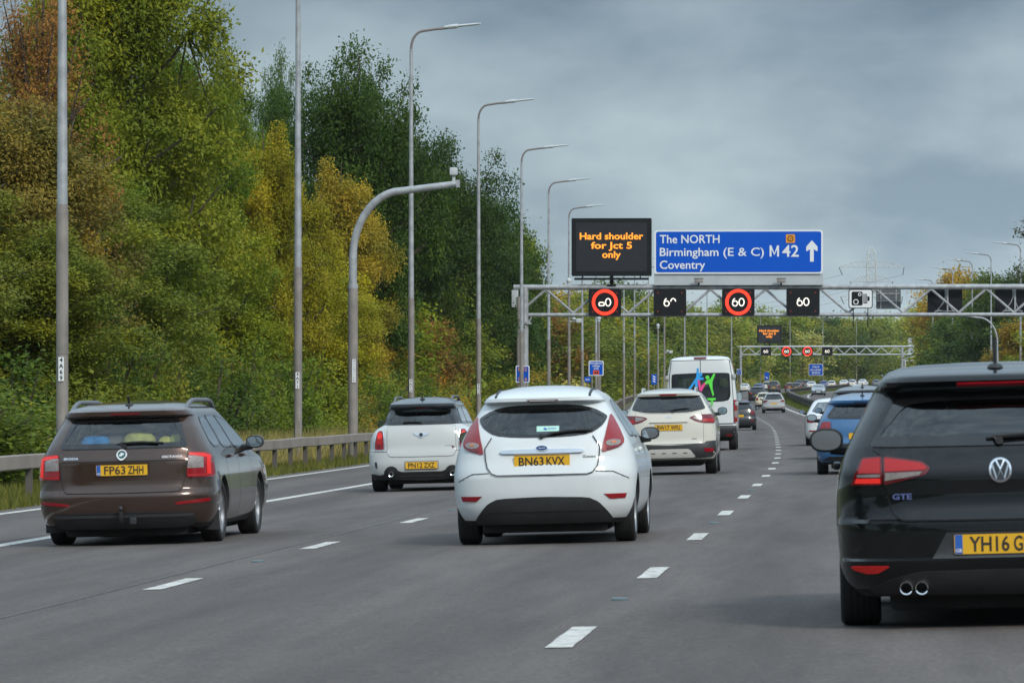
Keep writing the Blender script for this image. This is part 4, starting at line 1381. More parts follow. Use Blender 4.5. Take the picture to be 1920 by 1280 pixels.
# understory and second row along the verge
cols_u = ['olive', 'green', 'ygreen', 'olive', 'dark', 'green', 'brown', 'green', 'olive', 'orange']
Y = 82.0
while Y < 345:
    near = Y < 215
    o = -15.2 - trng.uniform(0, 1.6)
    c = trng.choice(cols_u)
    if Y < 120: c = trng.choice(['olive', 'olive', 'dark', 'green', 'brown'])
    h = trng.uniform(2.2, 4.4)
    zone = 'behind the brown estate car' if Y < 118 else 'between lamp post 4A71 and the bent camera pole' if Y < 130 else 'behind the bent camera pole' if Y < 165 else 'beyond lamp post 4A73' if Y < 205 else 'left of the near gantry leg'
    plant(trng.choice(['bush_a', 'bush_b']) if near else 'bush_far', Y, o, h, trng.uniform(1.7, 2.6), c,
          f'low {NAME_C[c]} shrub {zone}, in the undergrowth', 'shrubs under the left wood', cat='shrub')
    Y += trng.uniform(2.2, 3.6) if near else trng.uniform(3.5, 6)
Y = 92.0
while Y < 340:
    near = Y < 225
    c = trng.choice(['olive', 'green', 'olive', 'ygreen', 'dark', 'brown'] if Y < 170 else ['dark', 'olive', 'dark', 'green', 'orange'])
    h = trng.uniform(5.5, 8.5)
    zone = 'left of lamp post 4A71' if Y < 150 else 'between lamp posts 4A71 and 4A73' if Y < 200 else 'left of the near gantry leg'
    plant(trng.choice(['near_b', 'near_a']) if near else 'mid_a', Y, -18.6 - trng.uniform(0, 2.5), h, trng.uniform(2.6, 3.4), c,
          f'{NAME_C[c]} young tree {zone}, inside the wood', 'young trees inside the left wood')
    Y += trng.uniform(5, 8)
Y = 100.0
while Y < 360:
    c = trng.choice(['dark', 'oak', 'olive', 'green'])
    zone = 'left of lamp post 4A71' if Y < 150 else 'right of lamp post 4A71' if Y < 215 else 'left of the near gantry leg'
    plant('mid_oak' if Y > 200 else 'mid_a', Y, -27 - trng.uniform(0, 6), trng.uniform(10.5, 13.0), trng.uniform(4.2, 5.2), c,
          f'{NAME_C[c]} tree deep in the wood {zone}', 'trees deep in the left wood')
    Y += trng.uniform(8, 12)
# left wood past the near gantry: lower and yellower
Y = 378.0
while Y < 1230:
    step = 9.5 if Y < 560 else 12.5 if Y < 900 else 15
    for row, oo in enumerate((-17.5, -25, -36)):
        if row == 2 and Y < 700: continue
        if Y > 1000 and row == 0: continue
        o = oo - trng.uniform(-1.2, 2.4)
        c = trng.choice(['olive', 'ygreen', 'green', 'olive', 'yellow', 'olive', 'orange', 'green', 'ygreen', 'dark', 'green'])
        if Y > 840 and trng.random() < .35: c = trng.choice(['pale', 'ygreen', 'olive', 'green'])
        h = trng.uniform(9.0, 11.5) if Y < 620 else trng.uniform(10.5, 14.5) + (2.5 if row else 0)
        kind = trng.choice(['mid_a', 'mid_b']) if Y < 470 else trng.choice(['far_a', 'far_b'])
        p = at(Y, o); px = 960 + F * p.x / p.y
        zone = 'under the message board' if px < 1180 else 'under the blue direction sign' if px < 1400 else 'above the distant message board' if px < 1475 else 'behind the distant gantry'
        plant(kind, Y + trng.uniform(-2, 2), o, h, trng.uniform(4.6, 6.4), c, f'{NAME_C[c]} autumn tree {zone}, one of the far left wood', 'far trees of the left wood')
    Y += step
plant('far_conifer', 640, -24, 15.0, 5.4, 'conifer', 'dark blue-green conifer rising behind the white van, below the blue sign', GL)
Y = 352.0
while Y < 1000:
    c = trng.choice(['olive', 'green', 'ygreen', 'olive', 'pale'])
    p = at(Y, -15); px = 960 + F * p.x / p.y
    zone = 'under the message board' if px < 1180 else 'near the white van' if px < 1400 else 'behind the distant queue'
    plant('bush_far', Y, -14.8 - trng.uniform(0, 1.5), trng.uniform(2.4, 4.2), trng.uniform(2.2, 3.4), c, f'low {NAME_C[c]} shrub {zone}, at the edge of the far wood', 'shrubs along the far verge', cat='shrub')
    Y += trng.uniform(6, 10)
# the wood beyond the oncoming carriageway
GR = 'trees beyond the oncoming carriageway'
for k, px, D, ytop, w, c, lb in (
    ('mid_oak', 1905, 430, 478, 5.2, 'dark', 'tall dark green tree at the right edge under the bare twigs'),
    ('mid_b', 1862, 470, 505, 4.6, 'green', 'mid green tree behind the tall lamp post at the right'),
    ('mid_a', 1790, 545, 498, 5.0, 'orange', 'golden tree top above the right part of the near gantry'),
    ('mid_a', 1838, 520, 520, 4.6, 'olive', 'olive tree between the golden tree and the right hand lamp post'),
    ('mid_a', 1775, 500, 588, 2.8, 'dark', 'dark green tree right of the distant gantry end'),
    ('mid_b', 1800, 450, 602, 3.2, 'dark', 'dark green tree behind the bent pole above the black hatchback roof'),
    ('mid_b', 1912, 395, 590, 3.0, 'orange', 'orange tree at the right edge below the gantry'),
    ('far_a', 1705, 850, 570, 4.6, 'pale', 'pale straw-coloured willow behind the distant gantry end'),
    ('far_b', 1745, 810, 552, 4.0, 'yellow', 'yellowish tree between the distant gantry end and the dark trees')):
    o = off_at(px, D); p = at(D, o)
    h = (HORIZ - ytop) / F * D + CAMZ - p.z
    plant(k, D, o, h, w, c, lb, GR)
Y = 360.0
while Y < 900:
    for oo in (28, 37):
        c = trng.choice(['dark', 'olive', 'green', 'dark', 'ygreen', 'olive'])
        p = at(Y, oo); px = 960 + F * p.x / p.y
        if px < (1800 if Y < 800 else 1735): continue
        plant('mid_a' if Y < 520 else trng.choice(['far_a', 'far_b']), Y, oo + trng.uniform(-1, 3), trng.uniform(7.5, 11.5), trng.uniform(4.6, 6.0), c,
              f'{NAME_C[c]} tree across the motorway, right of the distant gantry', GR)
    Y += 15
# bare twigs hanging in at the right edge
root = empty('bare_branch_tree', at(330, off_at(1985, 330))); tag(root, 'thin-leaved twigs of a tree reaching in at the right edge', 'tree')
rg = np.random.default_rng(77)
b = MB(); b.tube([(0, 0, -.3), (0, 0, 6), (-.2, 0, 11), (-.5, 0, 14.5)], [.2, .15, .09, .03], 8)
cs, rs, ts = [], [], []
for k in range(16):
    z0 = 9 + k * .33; ln = rg.uniform(1.4, 3.3)
    e1 = (-ln, rg.uniform(-1, 1), z0 + rg.uniform(-.3, 1.6))
    b.tube([(-.2, 0, z0), (-ln * .5, 0, z0 + .5), e1], [.05, .03, .01], 5)
    for g in (.6, 1.0): cs.append((-ln * g, e1[1] * g, z0 + (e1[2] - z0) * g)); rs.append(.42); ts.append(.5)
b.build('trunk', M['bark'], root)
c = bpy.data.objects.new('crown', leaves_mesh('crown', cs, rs, ts, 1500, .2, rg)); COL.objects.link(c); c.parent = root; c.color = (.07, .07, .03, 1)

# the same woods carry on behind the viewpoint; they mirror in paintwork and glass
Y = -190.0
while Y < 30:
    for o in (-19, 31):
        c = trng.choice(['olive', 'green', 'dark', 'ygreen'])
        plant('mid_a', Y, o + trng.uniform(-2, 2), trng.uniform(9, 12), trng.uniform(4.2, 5.2), c, f'{NAME_C[c]} roadside tree standing behind the viewpoint', 'roadside trees behind the viewpoint')
    if False: plant('mid_b', Y + 4, 30 + trng.uniform(0, 3), trng.uniform(9, 12), trng.uniform(4.2, 5.2), c, f'{NAME_C[c]} roadside tree standing behind the viewpoint', 'roadside trees behind the viewpoint')
    Y += 19
# ------------------------------------------------------------------ verge grass
def grass(name, label, Y0, Y1, o0, o1, n, hh, wd, cols, seed):
    rg = np.random.default_rng(seed)
    vs = np.empty((n, 3, 3)); 
    for i in range(n):
        f = rg.uniform() ** 1.6
        Y = Y0 + (Y1 - Y0) * f
        o = rg.uniform(o0, o1)
        p = at(Y, o)
        h = hh * rg.uniform(.4, 1.3); a = rg.uniform(0, 3.14)
        dx, dy = math.cos(a) * wd, math.sin(a) * wd
        lx, ly = rg.normal(0, .35 * h, 2)
        vs[i, 0] = (p.x - dx, p.y - dy, p.z - .02); vs[i, 1] = (p.x + dx, p.y + dy, p.z - .02); vs[i, 2] = (p.x + lx, p.y + ly, p.z + h)
    me = bpy.data.meshes.new(name)
    me.from_pydata(vs.reshape(-1, 3).tolist(), [], [(3 * i, 3 * i + 1, 3 * i + 2) for i in range(n)])
    a = me.attributes.new('tint', 'FLOAT', 'FACE'); a.data.foreach_set('value', np.clip(rg.normal(.5, .2, n), 0, 1).astype(np.float32))
    me.materials.append(M['leaf'])
    o = bpy.data.objects.new(name, me); COL.objects.link(o)
    o.color = (*cols, 1)
    tag(o, label, 'grass', None, 'stuff')
grass('verge_grass', 'green grass growing round the left crash barrier posts', 55, 190, -15.5, -10.95, 52000, .20, .014, (.15, .155, .035), 3)
grass('verge_grass', 'green grass along the further left verge', 150, 420, -15.5, -10.95, 24000, .30, .03, (.15, .15, .035), 4)
grass('dry_grass', 'tall pale dry grass at the foot of the lamp post and the bent pole', 104, 150, -15.2, -12.6, 9000, .85, .016, (.36, .30, .12), 5)
grass('central_grass', 'grass on the central reservation beside the dark barrier', 180, 820, 4.6, 7.3, 26000, .25, .05, (.11, .14, .03), 6)
DEBUG = False
# ------------------------------------------------------------------ vehicles
def sym(half):
    return half + [(-x, z) for x, z in reversed(half) if abs(x) > 1e-6]
def mir(poly):
    return [(-x, z) for x, z in reversed(poly)]
def inset(poly, d):
    """the outline drawn in (or out) by d, kept free of crossings"""
    xs, zs = [p[0] for p in poly], [p[1] for p in poly]
    cx, cz = (min(xs) + max(xs)) / 2, (min(zs) + max(zs)) / 2
    kx, kz = 1 - 2 * d / (max(xs) - min(xs)), 1 - 2 * d / (max(zs) - min(zs))
    return [(cx + (x - cx) * kx, cz + (z - cz) * kz) for x, z in poly]
def chaikin(poly, it=1, r=.25):
    for _ in range(it):
        o = []
        for i in range(len(poly)):
            a, b = Vector(poly[i]), Vector(poly[(i + 1) % len(poly)])
            o += [tuple(a.lerp(b, r)), tuple(a.lerp(b, 1 - r))]
        poly = o
    return poly
def supe(a, b, p=.82, n=28):
    f = lambda v: math.copysign(abs(v) ** p, v)
    return [(a * f(math.cos(6.28318 * i / n)), b * f(math.sin(6.28318 * i / n))) for i in range(n)]
def inside(p, poly):
    c = False
    n = len(poly)
    for i in range(n):
        a, b = poly[i], poly[i - 1]
        if (a[1] > p[1]) != (b[1] > p[1]) and p[0] < (b[0] - a[0]) * (p[1] - a[1]) / (b[1] - a[1]) + a[0]: c = not c
    return c
def densify(poly, res):
    o = []
    for i in range(len(poly)):
        a, b = Vector(poly[i]), Vector(poly[(i + 1) % len(poly)])
        k = max(1, int(math.ceil((b - a).length / res)))
        o += [tuple(a.lerp(b, j / k)) for j in range(k)]
    return o

class Car:
    def __init__(self, name, label, cat, rows, L, n, pos, paintm, wheel, group=None, yaw=0.0, roof=None, zroof=9, windows=True, nth=12):
        self.L, self.n = L, n
        R_ = np.array([r if len(r) == 6 else tuple(r) + (min(.5, r[3] + .1),) for r in rows], float)
        self.z0, self.z1 = R_[0, 0], R_[-1, 0]
        self.w, self.yr, self.dr, self.yf, self.df = [pchip(R_[:, 0], R_[:, k]) for k in range(1, 6)]
        self.zk = R_[:, 0]
        X, D = pos
        o = (X - XS(D)) * math.hypot(1, slope(D))
        p = at(D, o)
        sl = (ZS(D + 2) - ZS(D - 2)) / 4
        tilt = CF if o < 5 else -.025
        self.root = empty(name, p, (math.atan(sl), -math.atan(tilt), heading(D) + yaw))
        tag(self.root, label, cat, group)
        self.paint = paintm
        self.nth = nth
        self.mats = [paintm, M['interior'], M['underside'], roof or paintm, M['black_plastic']]
        self.zroof = zroof
        self.cuts = []
        self.wheel = wheel          # (rear axle y, wheelbase, radius, width, track half)
        self.arch_gap = 0.035
        self.drop = 0.0
    # ---- outline at a level, and the surfaces that follow from it
    def lev(self, z):
        yr, yf = self.yr(z), self.yf(z)
        dr, df = self.dr(z), self.df(z)
        mx = .46 * (yf - yr)
        return self.w(z), yr, min(dr, mx), yf, min(df, mx)
    def rear(self, x, z):
        w, yr, dr, yf, df = self.lev(z)
        t = min(abs(x) / w, .992)
        return yr + dr * (1 - (1 - t ** self.n) ** (1 / self.n))
    def side(self, y, z):
        w, yr, dr, yf, df = self.lev(z)
        t = 0.0
        if y < yr + dr: t = min((yr + dr - y) / dr, .995)
        elif y > yf - df: t = min((y - yf + df) / df, .995)
        return w * (1 - t ** self.n) ** (1 / self.n)
    def front(self, x, z):
        w, yr, dr, yf, df = self.lev(z)
        t = min(abs(x) / w, .992)
        return yf - df * (1 - (1 - t ** self.n) ** (1 / self.n))
    def top(self, x, y):
        lo, hi = self.z0 + .3, self.z1
        best = lo
        for i in range(90):
            z = hi - (hi - lo) * i / 89
            w, yr, dr, yf, df = self.lev(z)
            if abs(x) < w and self.rear(x, z) < y < self.front(x, z): return z
        return lo
    def P(self, surf, s=1):
        """maps (u, v, off) to a point off metres outside the given face of the body"""
        def rear(u, v, o):
            e = .004
            fx = (self.rear(u + e, v) - self.rear(u - e, v)) / (2 * e)
            fz = (self.rear(u, v + e) - self.rear(u, v - e)) / (2 * e)
            fx = max(-3, min(3, fx)); fz = max(-1.5, min(1.5, fz))
            k = math.sqrt(fx * fx + fz * fz + 1)
            return (u + fx / k * o, self.rear(u, v) - o / k, v + fz / k * o)
        def side(u, v, o):
            e = .004
            fz = (self.side(u, v + e) - self.side(u, v - e)) / (2 * e)
            fy = max(-2, min(2, (self.side(u + e, v) - self.side(u - e, v)) / (2 * e)))
            fz = max(-1.5, min(1.5, fz))
            k = math.sqrt(fz * fz + fy * fy + 1)
            return (s * (self.side(u, v) + o / k), u - fy / k * o, v - fz / k * o)
        def front(u, v, o):
            return (u, self.front(u, v) + o, v)
        return {'rear': rear, 'side': side, 'front': front}[surf]
    def ring_at(self, z, k=9, m=16, ins=(0, 0, 0), clip=None):
        w, yr, dr, yf, df = self.lev(z)
        w -= ins[0]; yr += ins[1]; yf -= ins[2]
        if clip: yr, yf = max(yr, clip[0]), min(yf, clip[1])
        mx = .46 * (yf - yr); dr, df = min(dr, mx), min(df, mx)
        n = self.n
        pts = []
        for i in range(k + 1):
            a = math.pi / 2 * i / k
            pts.append((w * math.sin(a) ** (2 / n), yr + dr * (1 - math.cos(a) ** (2 / n))))
        for i in range(1, m):
            pts.append((w, yr + dr + (yf - df - yr - dr) * i / m))
        for i in range(k + 1):
            a = math.pi / 2 * i / k
            pts.append((w * math.cos(a) ** (2 / n), yf - df * (1 - math.sin(a) ** (2 / n))))
        return pts + [(-x, y) for x, y in reversed(pts[1:-1])]
    def loft(self, levels, mb, **kw):
        rings = [[(x, y, z) for x, y in self.ring_at(z, **kw)] for z in levels]
        N = len(rings[0])
        vs = [p for r in rings for p in r]
        fs = []
        for i in range(len(rings) - 1):
            for k in range(N):
                k2 = (k + 1) % N
                fs.append((i * N + k, i * N + k2, (i + 1) * N + k2, (i + 1) * N + k))
        for i, rev in ((0, True), (len(rings) - 1, False)):
            c = len(vs)
            vs.append((0, sum(p[1] for p in rings[i]) / N, rings[i][0][2]))
            for k in range(N):
                k2 = (k + 1) % N
                fs.append((c, i * N + k2, i * N + k) if rev else (c, i * N + k, i * N + k2))
        mb.add(vs, fs)
    def body(self, cavity=None, extra=None):
        zs = sorted(set(list(np.round(np.linspace(self.z0, self.z1, 30), 4)) + list(np.round(self.zk, 4))))
        zs = [z for i, z in enumerate(zs) if i == 0 or z - zs[i - 1] > .006]
        mb = MB(); self.loft(zs, mb)
        o = mb.build('body', self.mats, self.root, smooth=0)
        me = o.data
        for f in me.polygons:
            c = f.center
            if f.normal.z < -.6 and c.z < self.z0 + .05: f.material_index = 2
            elif c.z > self.zroof: f.material_index = 3
        # cutters: wheel arches, cabin, window openings
        jobs = []
        ya, wb, Rr, tw, tr = self.wheel
        mb = MB()
        for y in (ya, ya + wb):
            for s in (-1, 1):
                mb.prism(arc(y, Rr + .01 - self.drop, Rr + self.arch_gap, Rr + self.arch_gap, 0, 351, 39), lambda u, v, k, s=s: (s * k, u, v), tr - tw / 2 - .06, tr + .6)
        jobs.append(mb)
        if cavity:
            z0, ya_, yb_ = cavity
            mb = MB()
            zt = self.z1 - .07
            lv = [z for z in np.linspace(z0, zt, 14)]
            self.loft(lv, mb, k=6, m=8, ins=(.055, .07, .07), clip=(ya_, yb_))
            jobs.append(mb)
            for want in ('rear', 'front', 'side'):
                mb = MB()
                for kind, poly in self.cuts:
                    if kind != want: continue
                    if kind == 'rear': mb.prism(poly, lambda u, v, k: (u, k, v), -1.0, max(self.rear(u, v) for u, v in poly) + .30)
                    elif kind == 'front': mb.prism(poly, lambda u, v, k: (u, k, v), self.L * .62, self.L + 1)
                    else: mb.prism(poly, lambda u, v, k: (k, u, v), -2, 2)
                if mb.v: jobs.append(mb)
        for mb in jobs:
            mb.m = [1] * len(mb.f)
            for trial in range(5):
                if trial:       # nudge the cutter when the solver meets a degenerate touch
                    mb.v = [(p[0] * (1 + .0007 * trial) + .0011 * trial, p[1] + .0013 * trial, p[2] - .0009 * trial) for p in mb.v]
                c = mb.build('cutter', self.mats, None, smooth=0)
                c.parent = self.root
                md = o.modifiers.new('cut', 'BOOLEAN')
                md.operation = 'DIFFERENCE'; md.solver = 'EXACT'; md.object = c
                bpy.context.view_layer.update()
                dg = bpy.context.evaluated_depsgraph_get()
                new = bpy.data.meshes.new_from_object(o.evaluated_get(dg))
                o.modifiers.clear()
                old = o.data
                ok = len(new.polygons) > 1000 and len(new.polygons) != len(old.polygons)
                if DEBUG: print('BOOL', self.root.name, trial, len(old.polygons), len(new.polygons))
                if ok:
                    o.data = new
                    bpy.data.meshes.remove(old)
                else:
                    bpy.data.meshes.remove(new)
                cm = c.data
                bpy.data.objects.remove(c); bpy.data.meshes.remove(cm)
                if ok: break
        o.data.name = 'body'
        o.data.shade_smooth()
        o.data.set_sharp_from_angle(angle=R(32))
        self.o_body = o
        return o
    # ---- parts laid on the body
    def tri(self, poly, res, hole=None):
        poly = densify(poly, res)
        pts = list(poly)
        n = len(poly)
        edges = [(i, (i + 1) % n) for i in range(n)]
        if hole:
            hole = densify(hole, res)
            edges += [(n + i, n + (i + 1) % len(hole)) for i in range(len(hole))]
            pts += hole
        xs = [p[0] for p in poly]; zs = [p[1] for p in poly]
        g = res
        x = min(xs) + g / 2
        ins = inset(poly, g * .35)
        while x < max(xs):
            z = min(zs) + g / 2
            while z < max(zs):
                if inside((x, z), ins) and not (hole and inside((x, z), inset(hole, -g * .35))): pts.append((x, z))
                z += g
            x += g
        r = delaunay_2d_cdt([Vector(p) for p in pts], edges, [], 0, 1e-6)
        vs, fs = [tuple(p) for p in r[0]], [tuple(f) for f in r[2]]
        def keep(f):
            c = (sum(vs[i][0] for i in f) / 3, sum(vs[i][1] for i in f) / 3)
            return inside(c, poly) and not (hole and inside(c, hole))
        fs = [f for f in fs if keep(f)]
        return vs, fs
    def add_panel(self, mb, poly, surf='rear', off=.005, th=.03, res=.06, mat=0, s=1, hole=None):
        vs, fs = self.tri(poly, res, hole)
        fn = self.P(surf, s)
        if th == 0:
            mb.add([fn(u, v, off) for u, v in vs], fs, mat)
            return
        n = len(vs)
        cnt = {}
        for f in fs:
            for i in range(3):
                e = (f[i], f[(i + 1) % 3])
                cnt[tuple(sorted(e))] = None if tuple(sorted(e)) in cnt else e
        bnd = [e for e in cnt.values() if e]
        V = [fn(u, v, off) for u, v in vs] + [fn(u, v, off - th) for u, v in vs]
        Fc = list(fs) + [tuple(n + i for i in reversed(f)) for f in fs] + [(b, a, n + a, n + b) for a, b in bnd]
        mb.add(V, Fc, mat)
    def panel(self, name, poly, mats, parent=None, layers=None, smooth=40, **kw):
        """layers: further panels in the same mesh as (poly, material index, offset)"""
        mb = MB()
        self.add_panel(mb, poly, **kw)
        for ly in layers or ():
            k2 = dict(kw); k2['mat'] = ly[1]; k2['off'] = ly[2]; k2.pop('hole', None)
            self.add_panel(mb, ly[0], **k2)
        return mb.build(name, mats, parent or self.root, smooth=smooth)
    def line(self, mb, pts, wid, surf='rear', off=.006, mat=0, s=1, res=.05):
        P = [Vector(p) for p in pts]
        q = []
        for a, b in zip(P, P[1:]):
            k = max(1, int((b - a).length / res))
            q += [a.lerp(b, j / k) for j in range(k)]
        q.append(P[-1])
        put_ribbon(mb, [tuple(p) for p in q], wid, self.P(surf, s), off, mat)
    def rear_glass(self, poly, gmat, frit=.035, name='rear_window', cut=True):
        self.g_poly = poly
        inn = inset(poly, frit)
        if cut: self.cuts.append(('rear', inset(poly, frit * .85)))
        self.pending_glass = (poly, inn, gmat, name)
    def finish_glass(self):
        poly, inn, gmat, name = self.pending_glass
        g = self.panel(name, poly, [gmat], off=.0035, th=0, res=.07, smooth=60)
        mb = MB(); self.add_panel(mb, poly, off=.0055, th=0, res=.07, hole=inn)
        mb.build('glass_border', [M['gloss_black']], g, smooth=60)
        self.o_glass = g
        return g
    def wheels(self, rim_mat=None, spokes=5, rimr=.74, double=False):
        ya, wb, Rr, tw, tr = self.wheel
        for y in (ya, ya + wb):
            for s in (-1, 1):
                b = MB()
                h = tw / 2
                b.revolve([(-h * .8, Rr * .70), (-h, Rr * .78), (-h, Rr * .93), (-h * .86, Rr * .985), (-h * .6, Rr), (h * .6, Rr), (h * .86, Rr * .985), (h, Rr * .93), (h, Rr * .78), (h * .8, Rr * .70)], 32, 'X', (0, 0, 0))
                for g in (-.45, -.15, .15, .45):
                    b.revolve([(h * g - .006, Rr * 1.001), (h * g + .006, Rr * 1.001)], 32, 'X', (0, 0, 0), mat=1)
                w = b.build('wheel', [M['tyre'], M['seam']], self.root, loc=(s * tr, y, Rr - self.drop))
                b = MB()
                rr = Rr * rimr
                b.revolve([(s * h * .3, rr * .2), (s * h * .3, .001)], 16, 'X')
                b.revolve([(s * -h * .7, rr * .97), (s * h * .78, rr * .97), (s * h * .95, rr), (s * h * .86, rr * .90), (s * h * .5, rr * .88)], 32, 'X')
                b.revolve([(s * h * .1, rr * .93), (s * h * .1, .001)], 24, 'X', mat=1)
                for k in range(spokes):
                    for dd in ((-.13, .13) if double else (0,)):
                        a = 2 * math.pi * k / spokes + .3 + dd
                        c, sn = math.cos(a), math.sin(a)
                        t = .05 * (.6 if double else 1)
                        q = []
                        for rad, ww, xx in ((rr * .12, t, .62), (rr * .92, t * .7, .72)):
                            for sg in (-1, 1):
                                q.append((s * h * xx, rad * c - sg * ww * sn, rad * sn + sg * ww * c))
                        q2 = [(p[0] - s * .03, p[1], p[2]) for p in q]
                        b.add(q + q2, [(0, 1, 3, 2), (4, 6, 7, 5), (0, 2, 6, 4), (1, 5, 7, 3)])
                b.revolve([(s * h * .74, .001), (s * h * .74, rr * .16), (s * h * .5, rr * .2)], 16, 'X')
                b.build('rim', [rim_mat or M['alloy'], M['underside']], w)
    def under(self):
        ya, wb, Rr, tw, tr = self.wheel
        b = MB(); b.rbox((0, self.L / 2, self.z0 + .02), (tr * 2 - tw - .10, self.L - .5, .20), .04)
        b.rbox((0, .55, self.z0 + .02), (tr * 1.1, .5, .13), .05)
        b.tube([(-tr, ya, Rr * .9), (tr, ya, Rr * .9)], .045, 8)
        b.build('underbody', M['underside'], self.root)
    def plate(self, text, z0, band=False, w=.52, h=.111, y=None, x=0.0, frame=True, bold=.014):
        zc = z0 + h / 2
        yb = min(self.rear(x - w * .4, zc), self.rear(x + w * .4, zc), self.rear(x, zc), self.rear(x, z0), self.rear(x, z0 + h)) if y is None else y
        sl = 0
        fn = lambda u, v, k: (x + u, yb - .012 - k, z0 + v)
        b = MB()
        b.prism(rrect(-w / 2, 0, w / 2, h, .012), fn, -.06, 0, 0)
        if band: b.prism([(-w / 2 + .004, .004), (-w / 2 + .045, .004), (-w / 2 + .045, h - .004), (-w / 2 + .004, h - .004)], fn, 0, .0012, 2)
        if frame:
            for a in ([(-w / 2, .0), (w / 2, 0)], [(-w / 2, h), (w / 2, h)]): put_ribbon(b, a, .004, fn, .001, 1)
        if text:
            ww = w - (.12 if band else .09)
            a, c = text.split(' ') if ' ' in text else (text, '')
            cx = .022 if band else 0
            put_text(b, a, fn, .003, cx - ww / 2, h * .15, h * .70, 1, 'l', w=ww * (.54 if len(c) > 2 or not c else .5), bold=bold)
            if c: put_text(b, c, fn, .003, cx + ww / 2, h * .15, h * .70, 1, 'r', w=ww * .40, bold=bold)
            if band: put_text(b, 'GB', fn, .003, -w / 2 + .024, h * .12, h * .16, 3, 'c', bold=.02)
        return b.build('number_plate', [M['plate_yellow'], M['plate_black'], M['plate_blue'], M['white_badge']], self.root, smooth=0)
    def wiper(self, pts, off=.03):
        b = MB()
        fn = self.P('rear')
        P = [Vector(fn(u, v, off)) for u, v in pts]
        b.tube([P[0], P[0] + Vector((0, .04, 0))], .022, 8)
        b.tube(P, .011, 6)
        b.tube([P[1] + Vector((-.04, .018, -.008)), P[-1] + Vector((.05, .018, 0))], .008, 5)
        b.build('wiper', M['black_plastic'], self.root)
    def mirror(self, s, y, z, w=.25, h=.15, mat=None, gap=.05):
        w *= .74; h *= .78
        xb = self.side(y, z - .06)
        b = MB()
        c = (s * (xb + gap + w / 2), y + .06, z)
        b.ellipsoid((c[0], c[1] + .03, c[2]), (w / 2 + .008, .088, h / 2 + .008), 20, 10, p=.82)
        b.tube([(s * (xb - .02), y + .1, z - .06), (s * (xb + .10), y + .07, z - .055)], [.04, .03], 8, mat=1)
        m = b.build('door_mirror', [mat or self.paint, M['black_plastic']], self.root)
        b = MB()
        b.prism(supe(w / 2 + .006, h / 2 + .006), lambda u, v, k: (c[0] + u, c[1] - .03 - k, c[2] + v), -.03, .02, 1)
        b.prism(supe(w / 2 - .006, h / 2 - .006), lambda u, v, k: (c[0] + u, c[1] - .053 - k, c[2] + v), -.01, .014, 0)
        b.build('mirror_glass', [M['mirror_glass'], M['black_plastic']], m)
    def seats(self, y_front, y_rear, zb=.5, top=1.02, hr=True, shelf=None):
        def seat(x, y, w, name, hrs):
            b = MB()
            b.rbox((x, y, (zb + top) / 2), (w, .16, top - zb), .05)
            for hx in hrs:
                b.rbox((x + hx, y - .02, top + .13), (.25, .10, .18), .045); 
                for q in (-.06, .06): b.tube([(x + hx + q, y, top - .02), (x + hx + q, y, top + .08)], .008, 5)
            b.build(name, M['seat'], self.root)
        for x in (-.37, .37): seat(x, y_front, .5, 'front_seat', (0,))
        seat(0, y_rear, 1.22, 'rear_seat', (-.38, .38))
        if shelf:
            b = MB(); b.box((0, (shelf[0] + shelf[1]) / 2, shelf[2]), (self.w(shelf[2]) * 2 - .2, shelf[1] - shelf[0], .03)); b.build('parcel_shelf', M['interior'], self.root)
    def antenna(self, y, h=.22, x=0, lean=.35, thin=False):
        z = self.top(x, y)
        b = MB(); b.ellipsoid((x, y, z + .005), (.045, .07, .028), 12, 6); b.tube([(x, y - .01, z + .02), (x, y - .01 - h * lean, z + h)], .011 if not thin else .007, 6)
        b.build('roof_aerial', M['black_plastic'], self.root)
    def side_windows(self, polys, gmat, trim=None, cut=True):
        for s in (-1, 1):
            for p in polys:
                g = self.panel('side_window', p, [gmat], surf='side', s=s, off=.003, th=0, res=.10, smooth=60)
                inn = inset(p, .022)
                mb = MB(); self.add_panel(mb, p, surf='side', s=s, off=.0055, th=0, res=.10, hole=inn); mb.build('window_trim', [M['gloss_black']], g, smooth=60)
        if cut:
            for p in polys: self.cuts.append(('side', inset(p, .012)))
    def windscreen(self, half, gmat, cut=True):
        p = sym(half)
        if cut: self.cuts.append(('front', inset(p, .03)))
        return self.panel('windscreen', p, [gmat], surf='front', off=.003, th=0, res=.12, smooth=60)
    def lamp_pair(self, poly, layers=(), base='lamp_red', name='tail_lamp', off=.010, both=True, res=.05, mats=None):
        mats = mats or [M[base], M['lamp_clear'], M['lamp_orange'], M['lamp_lit'], M['lamp_dark'], M['lamp_soft'], M['chrome'], M['gloss_black']]
        for s in ((1, -1) if both else (1,)):
            q = poly if s > 0 else mir(poly)
            self.panel(name, q, mats, off=off, th=.05, res=res, smooth=50, layers=[((p if s > 0 else mir(p)), m_, off + o_) for p, m_, o_ in layers])

def roof_rail(car, x, y0, y1, mat, h=.055, r=.022, drop=.02):
    for s in (-1, 1):
        pts = []
        for i in range(13):
            t = i / 12
            y = y0 + (y1 - y0) * t
            z = car.top(s * x, y)
            k = min(1, min(t, 1 - t) / .27)
            pts.append((s * x, y, z - drop + (h + drop) * math.sin(k * math.pi / 2)))
        b = MB(); b.tube(pts, r, 8); b.build('roof_rail', mat, car.root)

